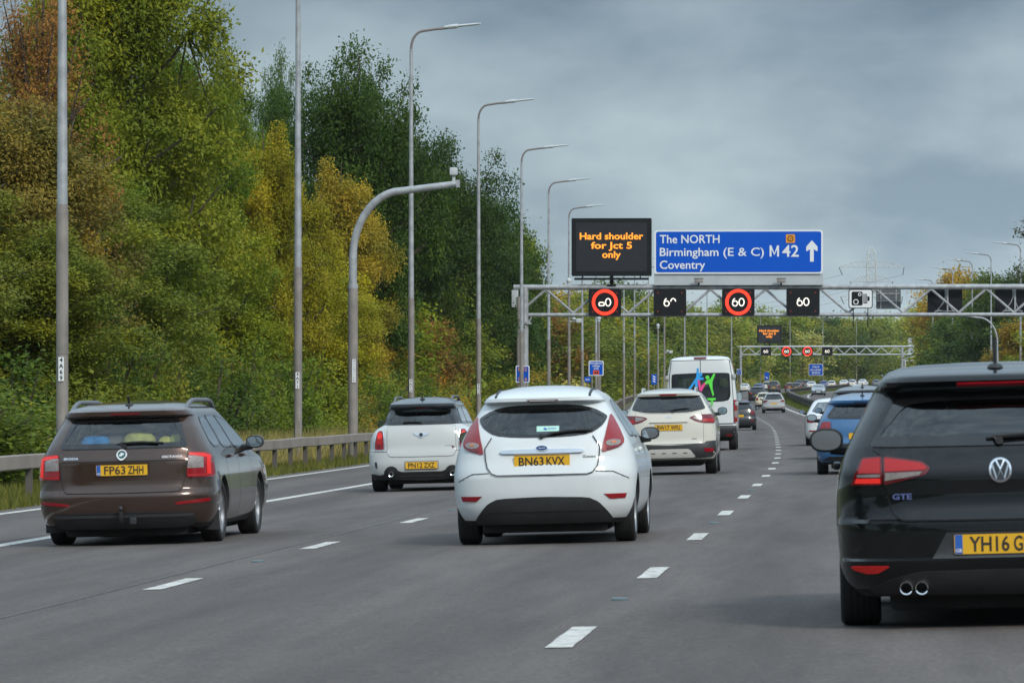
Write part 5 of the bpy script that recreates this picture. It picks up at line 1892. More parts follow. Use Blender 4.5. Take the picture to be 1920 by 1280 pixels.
# --------------------------------------------------------------- white hatchback (near, centre)
def white_hatch():
    pm = paint('white hatchback paint', (.66, .70, .71), 0, .34, dirt=.17, coat=.55)
    rows = [(.19, .74, .12, .4, 3.75), (.26, .80, .06, .45, 3.88), (.36, .842, .02, .48, 3.95), (.50, .860, 0, .5, 3.97), (.62, .862, .0, .5, 3.96), (.70, .858, .022, .5, 3.93),
            (.80, .842, .065, .48, 3.80), (.90, .815, .09, .46, 3.45), (.98, .785, .12, .44, 3.05), (1.06, .742, .165, .42, 2.92), (1.18, .668, .25, .40, 2.66), (1.30, .596, .345, .38, 2.40),
            (1.318, .583, .355, .38, 2.36), (1.338, .570, .255, .36, 2.31), (1.368, .550, .255, .36, 2.24), (1.40, .515, .33, .36, 2.14), (1.445, .43, .62, .4, 1.97), (1.472, .31, .88, .35, 1.80), (1.485, .15, 1.1, .2, 1.6)]
    D = 40.6
    c = Car('hatchback_car', 'white hatchback with yellow plate BN63 KVX in the middle lane', 'car', rows, 3.97, 2.9, ((1019.6 - 960) / F * D, D), pm, (.66, 2.489, .30, .195, .735))
    glass_p = chaikin(sym([(0, 1.300), (.303, 1.297), (.473, 1.262), (.590, 1.195), (.602, 1.172), (.575, 1.115), (.535, 1.075), (.45, 1.022), (.26, 1.0), (0, .996)]), 1)
    c.rear_glass(glass_p, M['glass'])
    sw1 = chaikin([(.80, 1.02), (.92, 1.22), (1.15, 1.315), (1.48, 1.345), (1.58, 1.345), (1.58, .975), (.95, .985)], 1, .15)
    sw2 = chaikin([(1.66, .97), (1.66, 1.345), (1.95, 1.32), (2.25, 1.19), (2.62, .975)], 1, .12)
    c.side_windows([sw1, sw2], M['glass'])
    c.windscreen([(0, 1.36), (.40, 1.35), (.50, 1.28), (.66, 1.02), (.62, .99), (0, .985)], M['glass'])
    c.body((.72, .20, 2.95))
    c.finish_glass()
    c.under(); c.wheels(spokes=5)
    c.seats(2.05, 1.12, shelf=(.42, 1.0, .93))
    # tailgate
    gate = chaikin(sym([(0, .985), (.44, .995), (.535, .90), (.53, .80), (.515, .72), (.47, .665), (.42, .652), (0, .648)]), 1, .12)
    c.panel('tailgate', gate, [pm, M['seam']], off=.005, th=.02, res=.07)
    mb = MB(); c.line(mb, [(s_ * x, z) for s_, pp in ((1, ((.47, 1.0), (.535, .90), (.528, .80), (.512, .72), (.47, .665), (.42, .648))), (-1, ((.42, .648), (.47, .665), (.512, .72), (.528, .80), (.535, .90), (.47, 1.0)))) for x, z in pp], .0095, off=.014)
    c.line(mb, [(.80, .60), (.66, .668), (.50, .675)], .007, off=.003); c.line(mb, [(-.80, .60), (-.66, .668), (-.50, .675)], .007, off=.003)
    mb.build('panel_gap', M['seam'], c.root, smooth=0, recalc=False)
    mb = MB(); c.add_panel(mb, chaikin(sym([(0, .886), (.35, .884), (.395, .872), (.38, .852), (.35, .846), (0, .845)]), 1), off=.028, th=.04)
    mb.build('chrome_strip', M['chrome'], c.root)
    fn = c.P('rear')
    b = MB(); b.prism(arc(0, .888, .058, .026, 0, 345, 23), fn, .02, .045, 0); b.prism(arc(0, .888, .051, .020, 0, 345, 23), fn, .045, .047, 1)
    put_ribbon(b, [(-.032, .884), (-.020, .892), (-.012, .884), (.0, .890), (.012, .886), (.022, .891), (.034, .887)], .005, fn, .049, 0)
    b.build('oval_badge', [M['chrome'], plain('badge blue', (.01, .03, .12), .25)], c.root)
    c.plate('BN63 KVX', .722, y=c.rear(0, .74) + .01)
    b = MB(); put_text(b, 'Zetec', fn, .009, .375, .800, .022, 0, 'l', w=.125, bold=.02); b.build('model_badge', M['plate_black'], c.root, smooth=0)
    lamp = [(.622, 1.205), (.645, 1.180), (.705, 1.075), (.752, .966), (.750, .925), (.700, .885), (.553, .845), (.563, .92), (.588, 1.02), (.606, 1.11)]
    c.lamp_pair(chaikin(lamp, 1, .15), [(chaikin([(.585, .945), (.60, .905), (.69, .905), (.725, .93), (.715, .955), (.66, .965)], 1), 1, .004),
                                        (chaikin([(.63, .935), (.66, .925), (.69, .935), (.66, .95)], 1), 2, .007), ([(.60, .89), (.70, .897), (.73, .925), (.735, .91), (.70, .888), (.60, .868)], 4, .005)], base='lamp_red')
    c.panel('brake_light', chaikin([(-.145, 1.352), (.155, 1.352), (.14, 1.332), (-.13, 1.332)], 1, .1), [M['lamp_dark']], off=.006)
    c.panel('bumper_insert', chaikin(sym([(0, .448), (.42, .436), (.52, .39), (.60, .30), (.645, .235), (.62, .20), (0, .20)]), 1, .15), [M['black_plastic']], off=.010, th=.05)
    mb = MB(); c.line(mb, [(-.52, .31), (.52, .31)], .012, off=.013); mb.build('insert_crease', M['underside'], c.root, smooth=0, recalc=False)
    c.lamp_pair([(.57, .462), (.775, .462), (.76, .418), (.625, .414)], name='reflector', off=.006)
    c.wiper([(-.005, .992), (.10, 1.022), (.25, 1.042), (.42, 1.045)], .03)
    b = MB(); b.prism([(-.05, 1.05), (.16, 1.05), (.16, 1.10), (-.05, 1.10)], fn, .0005, .0065, 0); b.prism([(.01, 1.07), (.04, 1.062), (.05, 1.072), (.025, 1.086)], fn, .0065, .0075, 1)
    put_ribbon(b, [(.055, 1.076), (.13, 1.076)], .006, fn, .0075, 1)
    b.build('window_sticker', [plain('sticker', (.42, .68, .60), .5), M['plate_blue']], c.root, smooth=0)
    for s in (-1, 1):
        b = MB()
        pts = [(s * .44, y, c.top(s * .44, y) + .003) for y in (.36, .45, .55, .7, .9, 1.1, 1.3)]
        b.tube(pts, .014, 6); b.build('roof_strip', M['black_plastic'], c.root)
        c.mirror(s, 2.42, 1.0, .225, .14, M['black_plastic'], gap=.015)
        b = MB()
        for y in (1.35, 2.25):
            if y == 1.35: continue
            b.rbox((s * (c.side(1.5, .86) + .02), 1.55, .86), (.035, .20, .035), .012)
        b.build('door_handle', pm, c.root)
        mb = MB()
        c.line(mb, [(1.05, .92), (1.02, .7), (1.1, .45), (1.15, .30)], .008, surf='side', s=s, off=.002); c.line(mb, [(2.45, .95), (2.52, .6), (2.5, .28)], .008, surf='side', s=s, off=.002)
        mb.build('door_gap', M['seam'], c.root, smooth=0, recalc=False)
white_hatch()

# --------------------------------------------------------------- brown estate (left)
def brown_estate():
    pm = paint('brown metallic paint', (.060, .036, .027), .4, .25, dirt=.025)
    rows = [(.17, .80, .14, .4, 4.4), (.25, .86, .06, .45, 4.55), (.36, .895, .012, .5, 4.64), (.49, .907, 0, .5, 4.66), (.53, .907, .012, .5, 4.65), (.56, .905, .045, .48, 4.63), (.70, .900, .065, .46, 4.56),
            (.80, .888, .068, .45, 4.35), (.845, .880, .068, .45, 4.2), (.90, .862, .10, .42, 3.8), (.97, .832, .125, .40, 3.58), (1.06, .788, .18, .38, 3.38), (1.18, .728, .27, .36, 3.08), (1.29, .668, .365, .34, 2.82),
            (1.305, .660, .30, .33, 2.77), (1.35, .632, .295, .33, 2.67), (1.39, .585, .42, .33, 2.52), (1.43, .47, .8, .4, 2.30), (1.46, .2, 1.3, .3, 1.95)]
    D = 43.5
    c = Car('estate_car', 'brown estate car with roof rails and yellow plate FP63 ZHH', 'car', rows, 4.66, 3.0, ((222.5 - 960) / F * D, D), pm, (.98, 2.686, .316, .205, .775))
    gp = chaikin(sym([(0, 1.285), (.49, 1.28), (.55, 1.255), (.645, 1.0), (.635, .978), (0, .975)]), 1, .12)
    c.rear_glass(gp, M['glass'], frit=.05)
    c.side_windows([chaikin([(.66, 1.03), (.70, 1.20), (.80, 1.275), (1.18, 1.30), (1.28, .965), (.80, .965)], 1, .12),
                    chaikin([(1.36, .96), (1.28, 1.30), (1.82, 1.31), (2.08, .95)], 1, .08), chaikin([(2.16, .95), (1.92, 1.31), (2.45, 1.255), (3.05, .945)], 1, .08)], M['glass'])
    c.windscreen([(0, 1.36), (.45, 1.35), (.56, 1.26), (.72, 1.02), (.68, .98), (0, .975)], M['glass'])
    c.body((.74, .24, 3.55))
    c.finish_glass(); c.under(); c.wheels(spokes=5, double=True, rimr=.80)
    c.seats(2.55, 1.62, top=.98)
    fn = c.P('rear')
    b = MB(); b.box((0, .85, .76), (1.4, 1.2, .03)); b.build('boot_floor', M['interior'], c.root)
    # tailgate
    gate = chaikin(sym([(0, .965), (.655, .965), (.635, .80), (.628, .68), (.60, .56), (.57, .535), (0, .53)]), 1, .08)
    c.panel('tailgate', gate, [pm], off=.005, th=.02, res=.06)
    mb = MB(); c.line(mb, [p for p in gate] + [gate[0]], .011, off=.002); c.line(mb, [(-.635, .848), (.635, .848)], .007, off=.0062); c.line(mb, [(-.60, .655), (.60, .655)], .005, off=.0062)
    mb.build('panel_gap', M['seam'], c.root, smooth=0, recalc=False)
    mb = MB(); c.add_panel(mb, [(-.56, .652), (.56, .652), (.43, .838), (-.43, .838)], off=.0065, th=.01, mat=0); mb.build('plate_recess', [pm], c.root)
    c.plate('FP63 ZHH', .705, band=True, y=c.rear(0, .75) - .006)
    b = MB(); ring(b, 0, .905, .044, .054, fn, .028, 0); b.prism(arc(0, .905, .054, .054, 0, 345, 23), fn, .0, .022, 1); b.prism(arc(0, .905, .044, .044, 0, 345, 23), fn, .022, .024, 2)
    b.prism([(-.028, .885), (.0, .885), (.005, .898), (.022, .902), (.012, .910), (.032, .917), (.010, .922), (-.012, .928), (-.010, .908), (-.026, .905)], fn, .024, .029, 0)
    b.build('round_badge', [M['white_badge'], M['chrome'], plain('badge green', (.03, .10, .09), .3)], c.root)
    b = MB(); put_text(b, 'SKODA', fn, .010, -.60, .868, .022, 0, 'l', w=.155, bold=.02); b.build('maker_badge', M['chrome'], c.root, smooth=0)
    b = MB(); put_text(b, 'OCTAVIA', fn, .010, .405, .868, .022, 0, 'l', w=.205, bold=.02); b.build('model_badge', M['white_badge'], c.root, smooth=0)
    lamp = chaikin([(.668, .925), (.79, .920), (.872, .895), (.892, .70), (.875, .672), (.650, .672), (.645, .70)], 1, .1)
    c.lamp_pair(lamp, [([(.66, .885), (.795, .878), (.80, .765), (.652, .765)], 1, .003), ([(.665, .915), (.80, .905), (.85, .885), (.86, .70), (.83, .70), (.825, .865), (.665, .892)], 3, .005),
                       ([(.655, .70), (.83, .70), (.83, .685), (.655, .685)], 5, .005)], off=.012)
    c.lamp_pair(chaikin([(.53, .415), (.56, .430), (.86, .462), (.862, .438), (.84, .425), (.55, .402)], 1, .1), name='reflector', off=.006)
    c.panel('brake_light', [(-.14, 1.335), (.16, 1.335), (.16, 1.315), (-.14, 1.315)], [M['lamp_dark']], off=.006)
    c.panel('bumper_insert', chaikin(sym([(0, .335), (.66, .33), (.72, .30), (.72, .22), (.62, .175), (0, .172)]), 1, .12), [M['black_plastic']], off=.008, th=.05)
    mb = MB(); c.line(mb, [(-.70, .302), (.70, .302)], .03, off=.012); mb.build('bumper_trim', plain('satin grey trim', (.05, .052, .055), .4), c.root, smooth=0, recalc=False)
    b = MB(); y0 = c.rear(0, .3)
    b.tube([(0, y0 + .1, .24), (0, y0 - .08, .25), (0, y0 - .10, .30), (0, y0 - .10, .345)], .018, 8); b.ellipsoid((0, y0 - .10, .375), (.028, .028, .028), 10, 6)
    b.rbox((.11, y0 - .02, .25), (.07, .03, .07), .01)
    b.build('tow_bar', M['black_plastic'], c.root)
    c.wiper([(.02, .985), (-.02, 1.015), (.20, 1.022), (.36, 1.012)], .03)
    roof_rail(c, .585, .55, 2.6, plain('grey roof rail', (.16, .17, .18), .45, metal=.4), h=.07, r=.024)
    c.antenna(.62, .10, lean=.7)
    for s in (-1, 1):
        c.mirror(s, 2.72, 1.0, .235, .155)
        b = MB()
        for y in (1.6, 2.55): b.rbox((s * (c.side(y, .87) + .018), y, .87), (.035, .21, .035), .012)
        b.build('door_handles', pm, c.root)
        mb = MB()
        for q in ([(1.33, .95), (1.30, .7), (1.38, .45), (1.42, .27)], [(2.12, .95), (2.14, .6), (2.1, .25)], [(3.05, .95), (3.12, .6), (3.1, .25)]): c.line(mb, q, .008, surf='side', s=s, off=.002)
        mb.build('door_gap', M['seam'], c.root, smooth=0, recalc=False)
    for s in (-1, 1):
        b = MB(); b.box((s * .78, .62, .26), (.22, .02, .26)); b.build('mud_flap', M['black_plastic'], c.root)
    # luggage behind the glass: things of their own
    mw = c.root
    bpy.context.view_layer.update()
    W = c.root.matrix_world
    for nm, lb, cc, col, parts in (
        ('luggage_bag', 'bright blue bag in the back of the brown estate', 'bag', (.02, .22, .55), [((-.36, .55, .95), (.15, .15, .17)), ((-.28, .50, 1.03), (.10, .10, .08))]),
        ('soft_bundle', 'large yellow bundle in the back of the brown estate', 'bundle', (.52, .46, .12), [((.10, .55, .98), (.17, .16, .17)), ((.18, .52, 1.03), (.10, .12, .10))]),
        ('soft_bundle', 'small yellow toy-like bundle at the right of the brown estate boot', 'bundle', (.58, .50, .10), [((.40, .50, .97), (.10, .10, .12)), ((.50, .47, 1.02), (.07, .08, .09))]),
        ('luggage_bag', 'grey bag between the blue bag and the yellow bundle', 'bag', (.16, .14, .13), [((-.13, .60, .98), (.12, .14, .17))])):
        e = empty(nm); e.matrix_world = W.copy(); tag(e, lb, cc)
        b = MB()
        for ctr, r in parts: b.ellipsoid(ctr, r, 16, 10, p=.75)
        b.build('fabric', plain(nm + ' cloth', col, .9, vary=.25, scale=14, bump=.6), e)
brown_estate()

# --------------------------------------------------------------- black hatchback (near, right edge)
def black_hatch():
    pm = paint('black hatchback paint', (.0045, .0055, .0065), 0, .25, dirt=.012, coat=.8)
    rows = [(.14, .76, .12, .4, 4.0), (.20, .84, .05, .45, 4.15), (.30, .882, .005, .48, 4.22), (.338, .888, -.004, .48, 4.24), (.352, .889, .018, .48, 4.24), (.50, .897, .012, .5, 4.27), (.545, .899, .016, .5, 4.26), (.565, .899, .05, .48, 4.26),
            (.70, .897, .075, .46, 4.15), (.80, .883, .068, .45, 3.92), (.82, .879, .070, .45, 3.85), (.90, .852, .115, .43, 3.5), (.96, .826, .142, .42, 3.25), (1.05, .783, .20, .40, 3.05), (1.16, .725, .285, .38, 2.8), (1.255, .676, .36, .37, 2.57),
            (1.268, .669, .30, .36, 2.54), (1.31, .642, .245, .36, 2.44), (1.345, .617, .28, .36, 2.34), (1.372, .585, .48, .4, 2.2), (1.393, .525, .78, .36, 2.02), (1.408, .42, 1.02, .33, 1.88), (1.418, .18, 1.3, .2, 1.7)]
    D = 23.9
    LIFT = .040
    c = Car('hatchback_car', 'black hatchback with yellow plate YH16 G cut by the frame edge', 'car', rows, 4.27, 3.1, ((1876 - 960) / F * D, D), pm, (.78, 2.637, .318, .225, .775))
    c.root.location.z += LIFT; c.drop = LIFT
    gp = chaikin(sym([(0, 1.258), (.34, 1.255), (.50, 1.232), (.565, 1.195), (.63, 1.08), (.698, .975), (.69, .956), (0, .953)]), 1, .15)
    c.rear_glass(gp, M['glass_mid'], frit=.055)
    c.side_windows([chaikin([(.72, 1.0), (.86, 1.20), (1.0, 1.25), (1.62, 1.30), (1.70, .97), (.85, .97)], 1, .1), chaikin([(1.78, .965), (1.72, 1.30), (2.2, 1.25), (2.85, .95)], 1, .1)], M['glass_dark'])
    c.windscreen([(0, 1.34), (.42, 1.33), (.54, 1.25), (.72, 1.0), (.68, .97), (0, .965)], M['glass'])
    c.body((.76, .25, 3.2))
    c.finish_glass(); c.under(); c.wheels(spokes=5)
    c.seats(2.25, 1.30, top=.99, shelf=(.5, 1.15, .90))
    fn = c.P('rear')
    gate = chaikin(sym([(0, .945), (.69, .945), (.645, .91), (.632, .76), (.612, .70), (.585, .59), (.53, .556), (0, .553)]), 1, .08)
    c.panel('tailgate', gate, [pm], off=.005, th=.02, res=.06)
    mb = MB(); c.line(mb, list(gate) + [gate[0]], .009, off=.002); mb.build('panel_gap', M['seam'], c.root, smooth=0, recalc=False)
    outer = chaikin([(.637, .905), (.745, .898), (.806, .76), (.80, .752), (.637, .752)], 1, .08)
    inner = chaikin([(.63, .905), (.42, .872), (.378, .838), (.40, .805), (.62, .755), (.63, .757)], 1, .08)
    lm = [M['lamp_dark'], M['lamp_clear'], M['lamp_orange'], M['lamp_lit'], M['lamp_dark'], M['lamp_soft'], M['chrome'], M['gloss_black']]
    c.lamp_pair(outer, [([(.648, .895), (.738, .888), (.765, .815), (.648, .815)], 5, .003), ([(.648, .808), (.768, .808), (.772, .795), (.648, .795)], 1, .004), ([(.648, .788), (.775, .788), (.785, .762), (.648, .762)], 3, .003)], name='tail_lamp', mats=lm)
    c.lamp_pair(inner, [([(.622, .893), (.43, .862), (.395, .840), (.41, .828), (.622, .822)], 5, .003), ([(.622, .815), (.42, .820), (.44, .802), (.622, .775)], 1, .004)], name='gate_lamp', mats=lm)
    b = MB(); ring(b, 0, .816, .050, .061, fn, .020, 0); b.prism(arc(0, .816, .061, .061, 0, 345, 23), fn, -.02, .014, 0); b.prism(arc(0, .816, .051, .051, 0, 345, 23), fn, .014, .016, 1)
    for pts in ([(-.022, .862), (0, .822), (.022, .862)], [(-.044, .842), (-.021, .776), (0, .818), (.021, .776), (.044, .842)]): put_ribbon(b, pts, .0105, fn, .021, 0)
    b.build('round_badge', [M['chrome'], M['gloss_black']], c.root, recalc=False)
    b = MB(); put_text(b, 'GTE', fn, .012, -.585, .672, .030, 0, 'l', w=.105, bold=.035); b.build('model_badge', plain('blue chrome', (.16, .19, .42), .3, metal=.5), c.root, smooth=0)
    mb = MB(); c.add_panel(mb, [(-.38, .345), (.38, .345), (.30, .488), (-.30, .488)], off=.004, th=.02); mb.build('plate_recess', [plain('grey recess', (.035, .037, .04), .35)], c.root)
    c.plate('YH16 GXY'[:6] + 'KO', .368, band=True, y=c.rear(0, .42) + .002)
    c.panel('brake_light', [(-.22, 1.297), (.22, 1.297), (.22, 1.282), (-.22, 1.282)], [M['lamp_red']], off=.006)
    c.lamp_pair(chaikin([(.607, .312), (.82, .312), (.80, .292), (.73, .272), (.67, .275)], 1, .1), name='reflector', off=.010, base='lamp_red',
                mats=[M['lamp_soft']])
    c.panel('diffuser', chaikin(sym([(0, .285), (.45, .28), (.62, .235), (.72, .19), (.70, .16), (0, .15)]), 1, .1), [M['black_plastic']], off=.006, th=.04)
    for s in (-1, 1):
        for x in (.441, .525):
            b = MB()
            y0 = c.rear(x, .2)
            b.revolve([(y0 - .028, .030), (y0 - .033, .036), (y0 - .02, .040), (y0 + .12, .040)], 20, 'Y', (s * x, 0, .19)); b.revolve([(y0 - .028, .0305), (y0 + .10, .03), (y0 + .10, .001)], 20, 'Y', (s * x, 0, .19), mat=1)
            b.build('exhaust_tip', [M['chrome'], M['seam']], c.root)
    c.wiper([(.0, .965), (-.03, .985), (.2, .998), (.36, .99)], .035)
    c.antenna(.55, .17, lean=.0)
    for s in (-1, 1):
        c.mirror(s, 2.35, .985, .25, .165, M['underside'], gap=.03)
        b = MB(); b.rbox((s * (c.side(1.75, .84) + .025), 1.75, .84), (.045, .22, .045), .014); b.build('door_handle', pm, c.root)
        mb = MB()
        c.line(mb, [(1.25, .93), (1.2, .7), (1.3, .3)], .008, surf='side', s=s, off=.002)
        mb.build('door_gap', M['seam'], c.root, smooth=0, recalc=False)
black_hatch()

# --------------------------------------------------------------- white crossover with a dark roof
def white_crossover():
    pm = paint('grey white paint', (.52, .54, .53), 0, .35, dirt=.12, coat=.6)
    roofm = paint('dark roof paint', (.022, .026, .032), 0, .3, dirt=.02)
    rows = [(.2, .82, .1, .4, 3.9), (.3, .87, .03, .42, 4.05), (.45, .893, 0, .42, 4.11), (.56, .895, .012, .42, 4.1), (.64, .893, .02, .42, 4.08), (.66, .892, .045, .42, 4.07), (.85, .872, .065, .42, 4.0), (.95, .835, .085, .42, 3.9), (1.02, .77, .10, .42, 3.5),
            (1.065, .695, .12, .38, 3.15), (1.085, .655, .13, .36, 3.0), (1.2, .615, .19, .34, 2.8), (1.335, .562, .275, .33, 2.55), (1.355, .555, .24, .33, 2.5), (1.385, .55, .12, .33, 2.45), (1.425, .54, .125, .33, 2.35), (1.47, .49, .3, .33, 2.25), (1.515, .38, .65, .35, 2.05), (1.54, .2, 1.0, .3, 1.8)]
    D = 71.0
    c = Car('crossover_car', 'pale grey crossover with black roof and yellow plate PN12 ZXZ', 'car', rows, 4.11, 3.0, ((790.5 - 960) / F * D, D), pm, (.76, 2.595, .335, .225, .76), roof=roofm, zroof=1.083)
    gp = chaikin(sym([(0, 1.345), (.42, 1.34), (.485, 1.31), (.555, 1.105), (.545, 1.092), (0, 1.09)]), 1, .12)
    c.rear_glass(gp, M['glass'], frit=.05)
    c.side_windows([chaikin([(.42, 1.13), (.52, 1.32), (.60, 1.345), (1.30, 1.37), (1.36, 1.10), (.5, 1.10)], 1, .1), chaikin([(1.42, 1.10), (1.38, 1.37), (2.2, 1.34), (2.75, 1.10)], 1, .1)], M['glass'])
    c.windscreen([(0, 1.43), (.42, 1.42), (.52, 1.35), (.60, 1.13), (.57, 1.11), (0, 1.11)], M['glass'])
    c.body((.8, .24, 3.0))
    c.finish_glass(); c.under(); c.wheels(rim_mat=M['black_plastic'])
    c.seats(2.0, 1.15, top=1.08, shelf=(.4, .9, 1.0))
    fn = c.P('rear')
    gate = chaikin(sym([(0, 1.075), (.55, 1.075), (.562, .9), (.56, .64), (.53, .585), (.48, .568), (0, .566)]), 1, .1)
    c.panel('tailgate', gate, [pm], off=.006, th=.02, res=.08)
    mb = MB(); c.line(mb, list(gate) + [gate[0]], .013, off=.002); c.line(mb, [(.57, .65), (.88, .65)], .009, off=.002); c.line(mb, [(-.57, .65), (-.88, .65)], .009, off=.002)
    mb.build('panel_gap', M['seam'], c.root, smooth=0, recalc=False)
    lamp = chaikin([(.64, .99), (.70, .995), (.735, .95), (.765, .80), (.765, .70), (.74, .688), (.63, .690), (.622, .71), (.625, .9)], 1, .15)
    c.lamp_pair(lamp, [(arc(.685, .915, .042, .055, 0, 340, 17), 3, .003), (arc(.69, .82, .05, .045, 0, 340, 17), 5, .003), (arc(.70, .735, .028, .026, 0, 340, 17), 4, .003)], name='tail_lamp', off=.012)
    mb = MB()
    for s in (-1, 1): c.line(mb, [(s * x, z) for x, z in inset(lamp, -.012)] + [(s * inset(lamp, -.012)[0][0], inset(lamp, -.012)[0][1])], .016, off=.008)
    mb.build('lamp_trim', M['chrome'], c.root, smooth=0, recalc=False)
    c.panel('brake_light', [(-.11, 1.362), (.13, 1.362), (.13, 1.35), (-.11, 1.35)], [M['lamp_red']], off=.006)
    b = MB(); b.prism(arc(0, .915, .045, .045, 0, 345, 23), fn, .0, .022, 0); b.prism(arc(0, .915, .032, .032, 0, 345, 23), fn, .022, .025, 1)
    for s in (-1, 1): b.prism([(s * x, z) for x, z in ((.04, .935), (.13, .95), (.115, .925), (.085, .91), (.045, .893))], fn, .004, .018, 0)
    b.build('winged_badge', [M['chrome'], M['plate_black']], c.root)
    b = MB(); put_ribbon(b, [(.39, .735), (.53, .735)], .012, fn, .010, 0); put_ribbon(b, [(.50, .722), (.54, .712), (.50, .70)], .02, fn, .010, 1); b.build('model_badge', [M['chrome'], M['lamp_dark']], c.root, smooth=0, recalc=False)
    mb = MB(); c.add_panel(mb, rrect(-.285, .352, .285, .50, .02), off=.004, th=.02); mb.build('plate_recess', [plain('recess grey', (.30, .31, .31), .5)], c.root)
    c.plate('PN12 ZXZ', .368)
    low = [(0, .322), (.33, .322), (.39, .345)] + [(.50 + .125 * math.cos(R(a)), .285 + .135 * math.sin(R(a))) for a in range(140, -1, -20)] + [(.70, .27), (.84, .30), (.84, .22), (.70, .20), (0, .18)]
    c.panel('bumper_insert', sym(low), [M['black_plastic']], off=.010, th=.05)
    mb = MB(); c.line(mb, [(-.36, .26), (.36, .26)], .018, off=.014); mb.build('insert_crease', plain('grey trim', (.06, .063, .068), .4), c.root, smooth=0, recalc=False)
    for s in (-1, 1):
        b = MB()
        y0 = c.rear(.5, .28)
        b.revolve([(y0 - .05, .030), (y0 - .055, .040), (y0 - .03, .045), (y0 + .12, .045)], 20, 'Y', (s * .505, 0, .285)); b.revolve([(y0 - .05, .0305), (y0 + .08, .03), (y0 + .08, .001)], 20, 'Y', (s * .505, 0, .285), mat=1)
        b.build('exhaust_tip', [M['chrome'], M['seam']], c.root)
    for s in (-1, 1):
        c.panel('bumper_vent', [(s * .74, .49), (s * .775, .49), (s * .765, .40), (s * .735, .385)], [M['black_plastic']], off=.006)
        c.mirror(s, 2.45, 1.10, .22, .15, M['black_plastic'])
        mb = MB(); c.line(mb, [(1.38, 1.07), (1.38, .6), (1.5, .3)], .009, surf='side', s=s, off=.002); mb.build('door_gap', M['seam'], c.root, smooth=0, recalc=False)
    roof_rail(c, .47, .45, 2.2, plain('dark rail', (.09, .095, .10), .4), h=.06, r=.02)
    c.antenna(.50, .10, lean=.4)
    c.wiper([(.0, 1.10), (-.02, 1.118), (-.18, 1.125), (-.30, 1.115)], .03)
white_crossover()

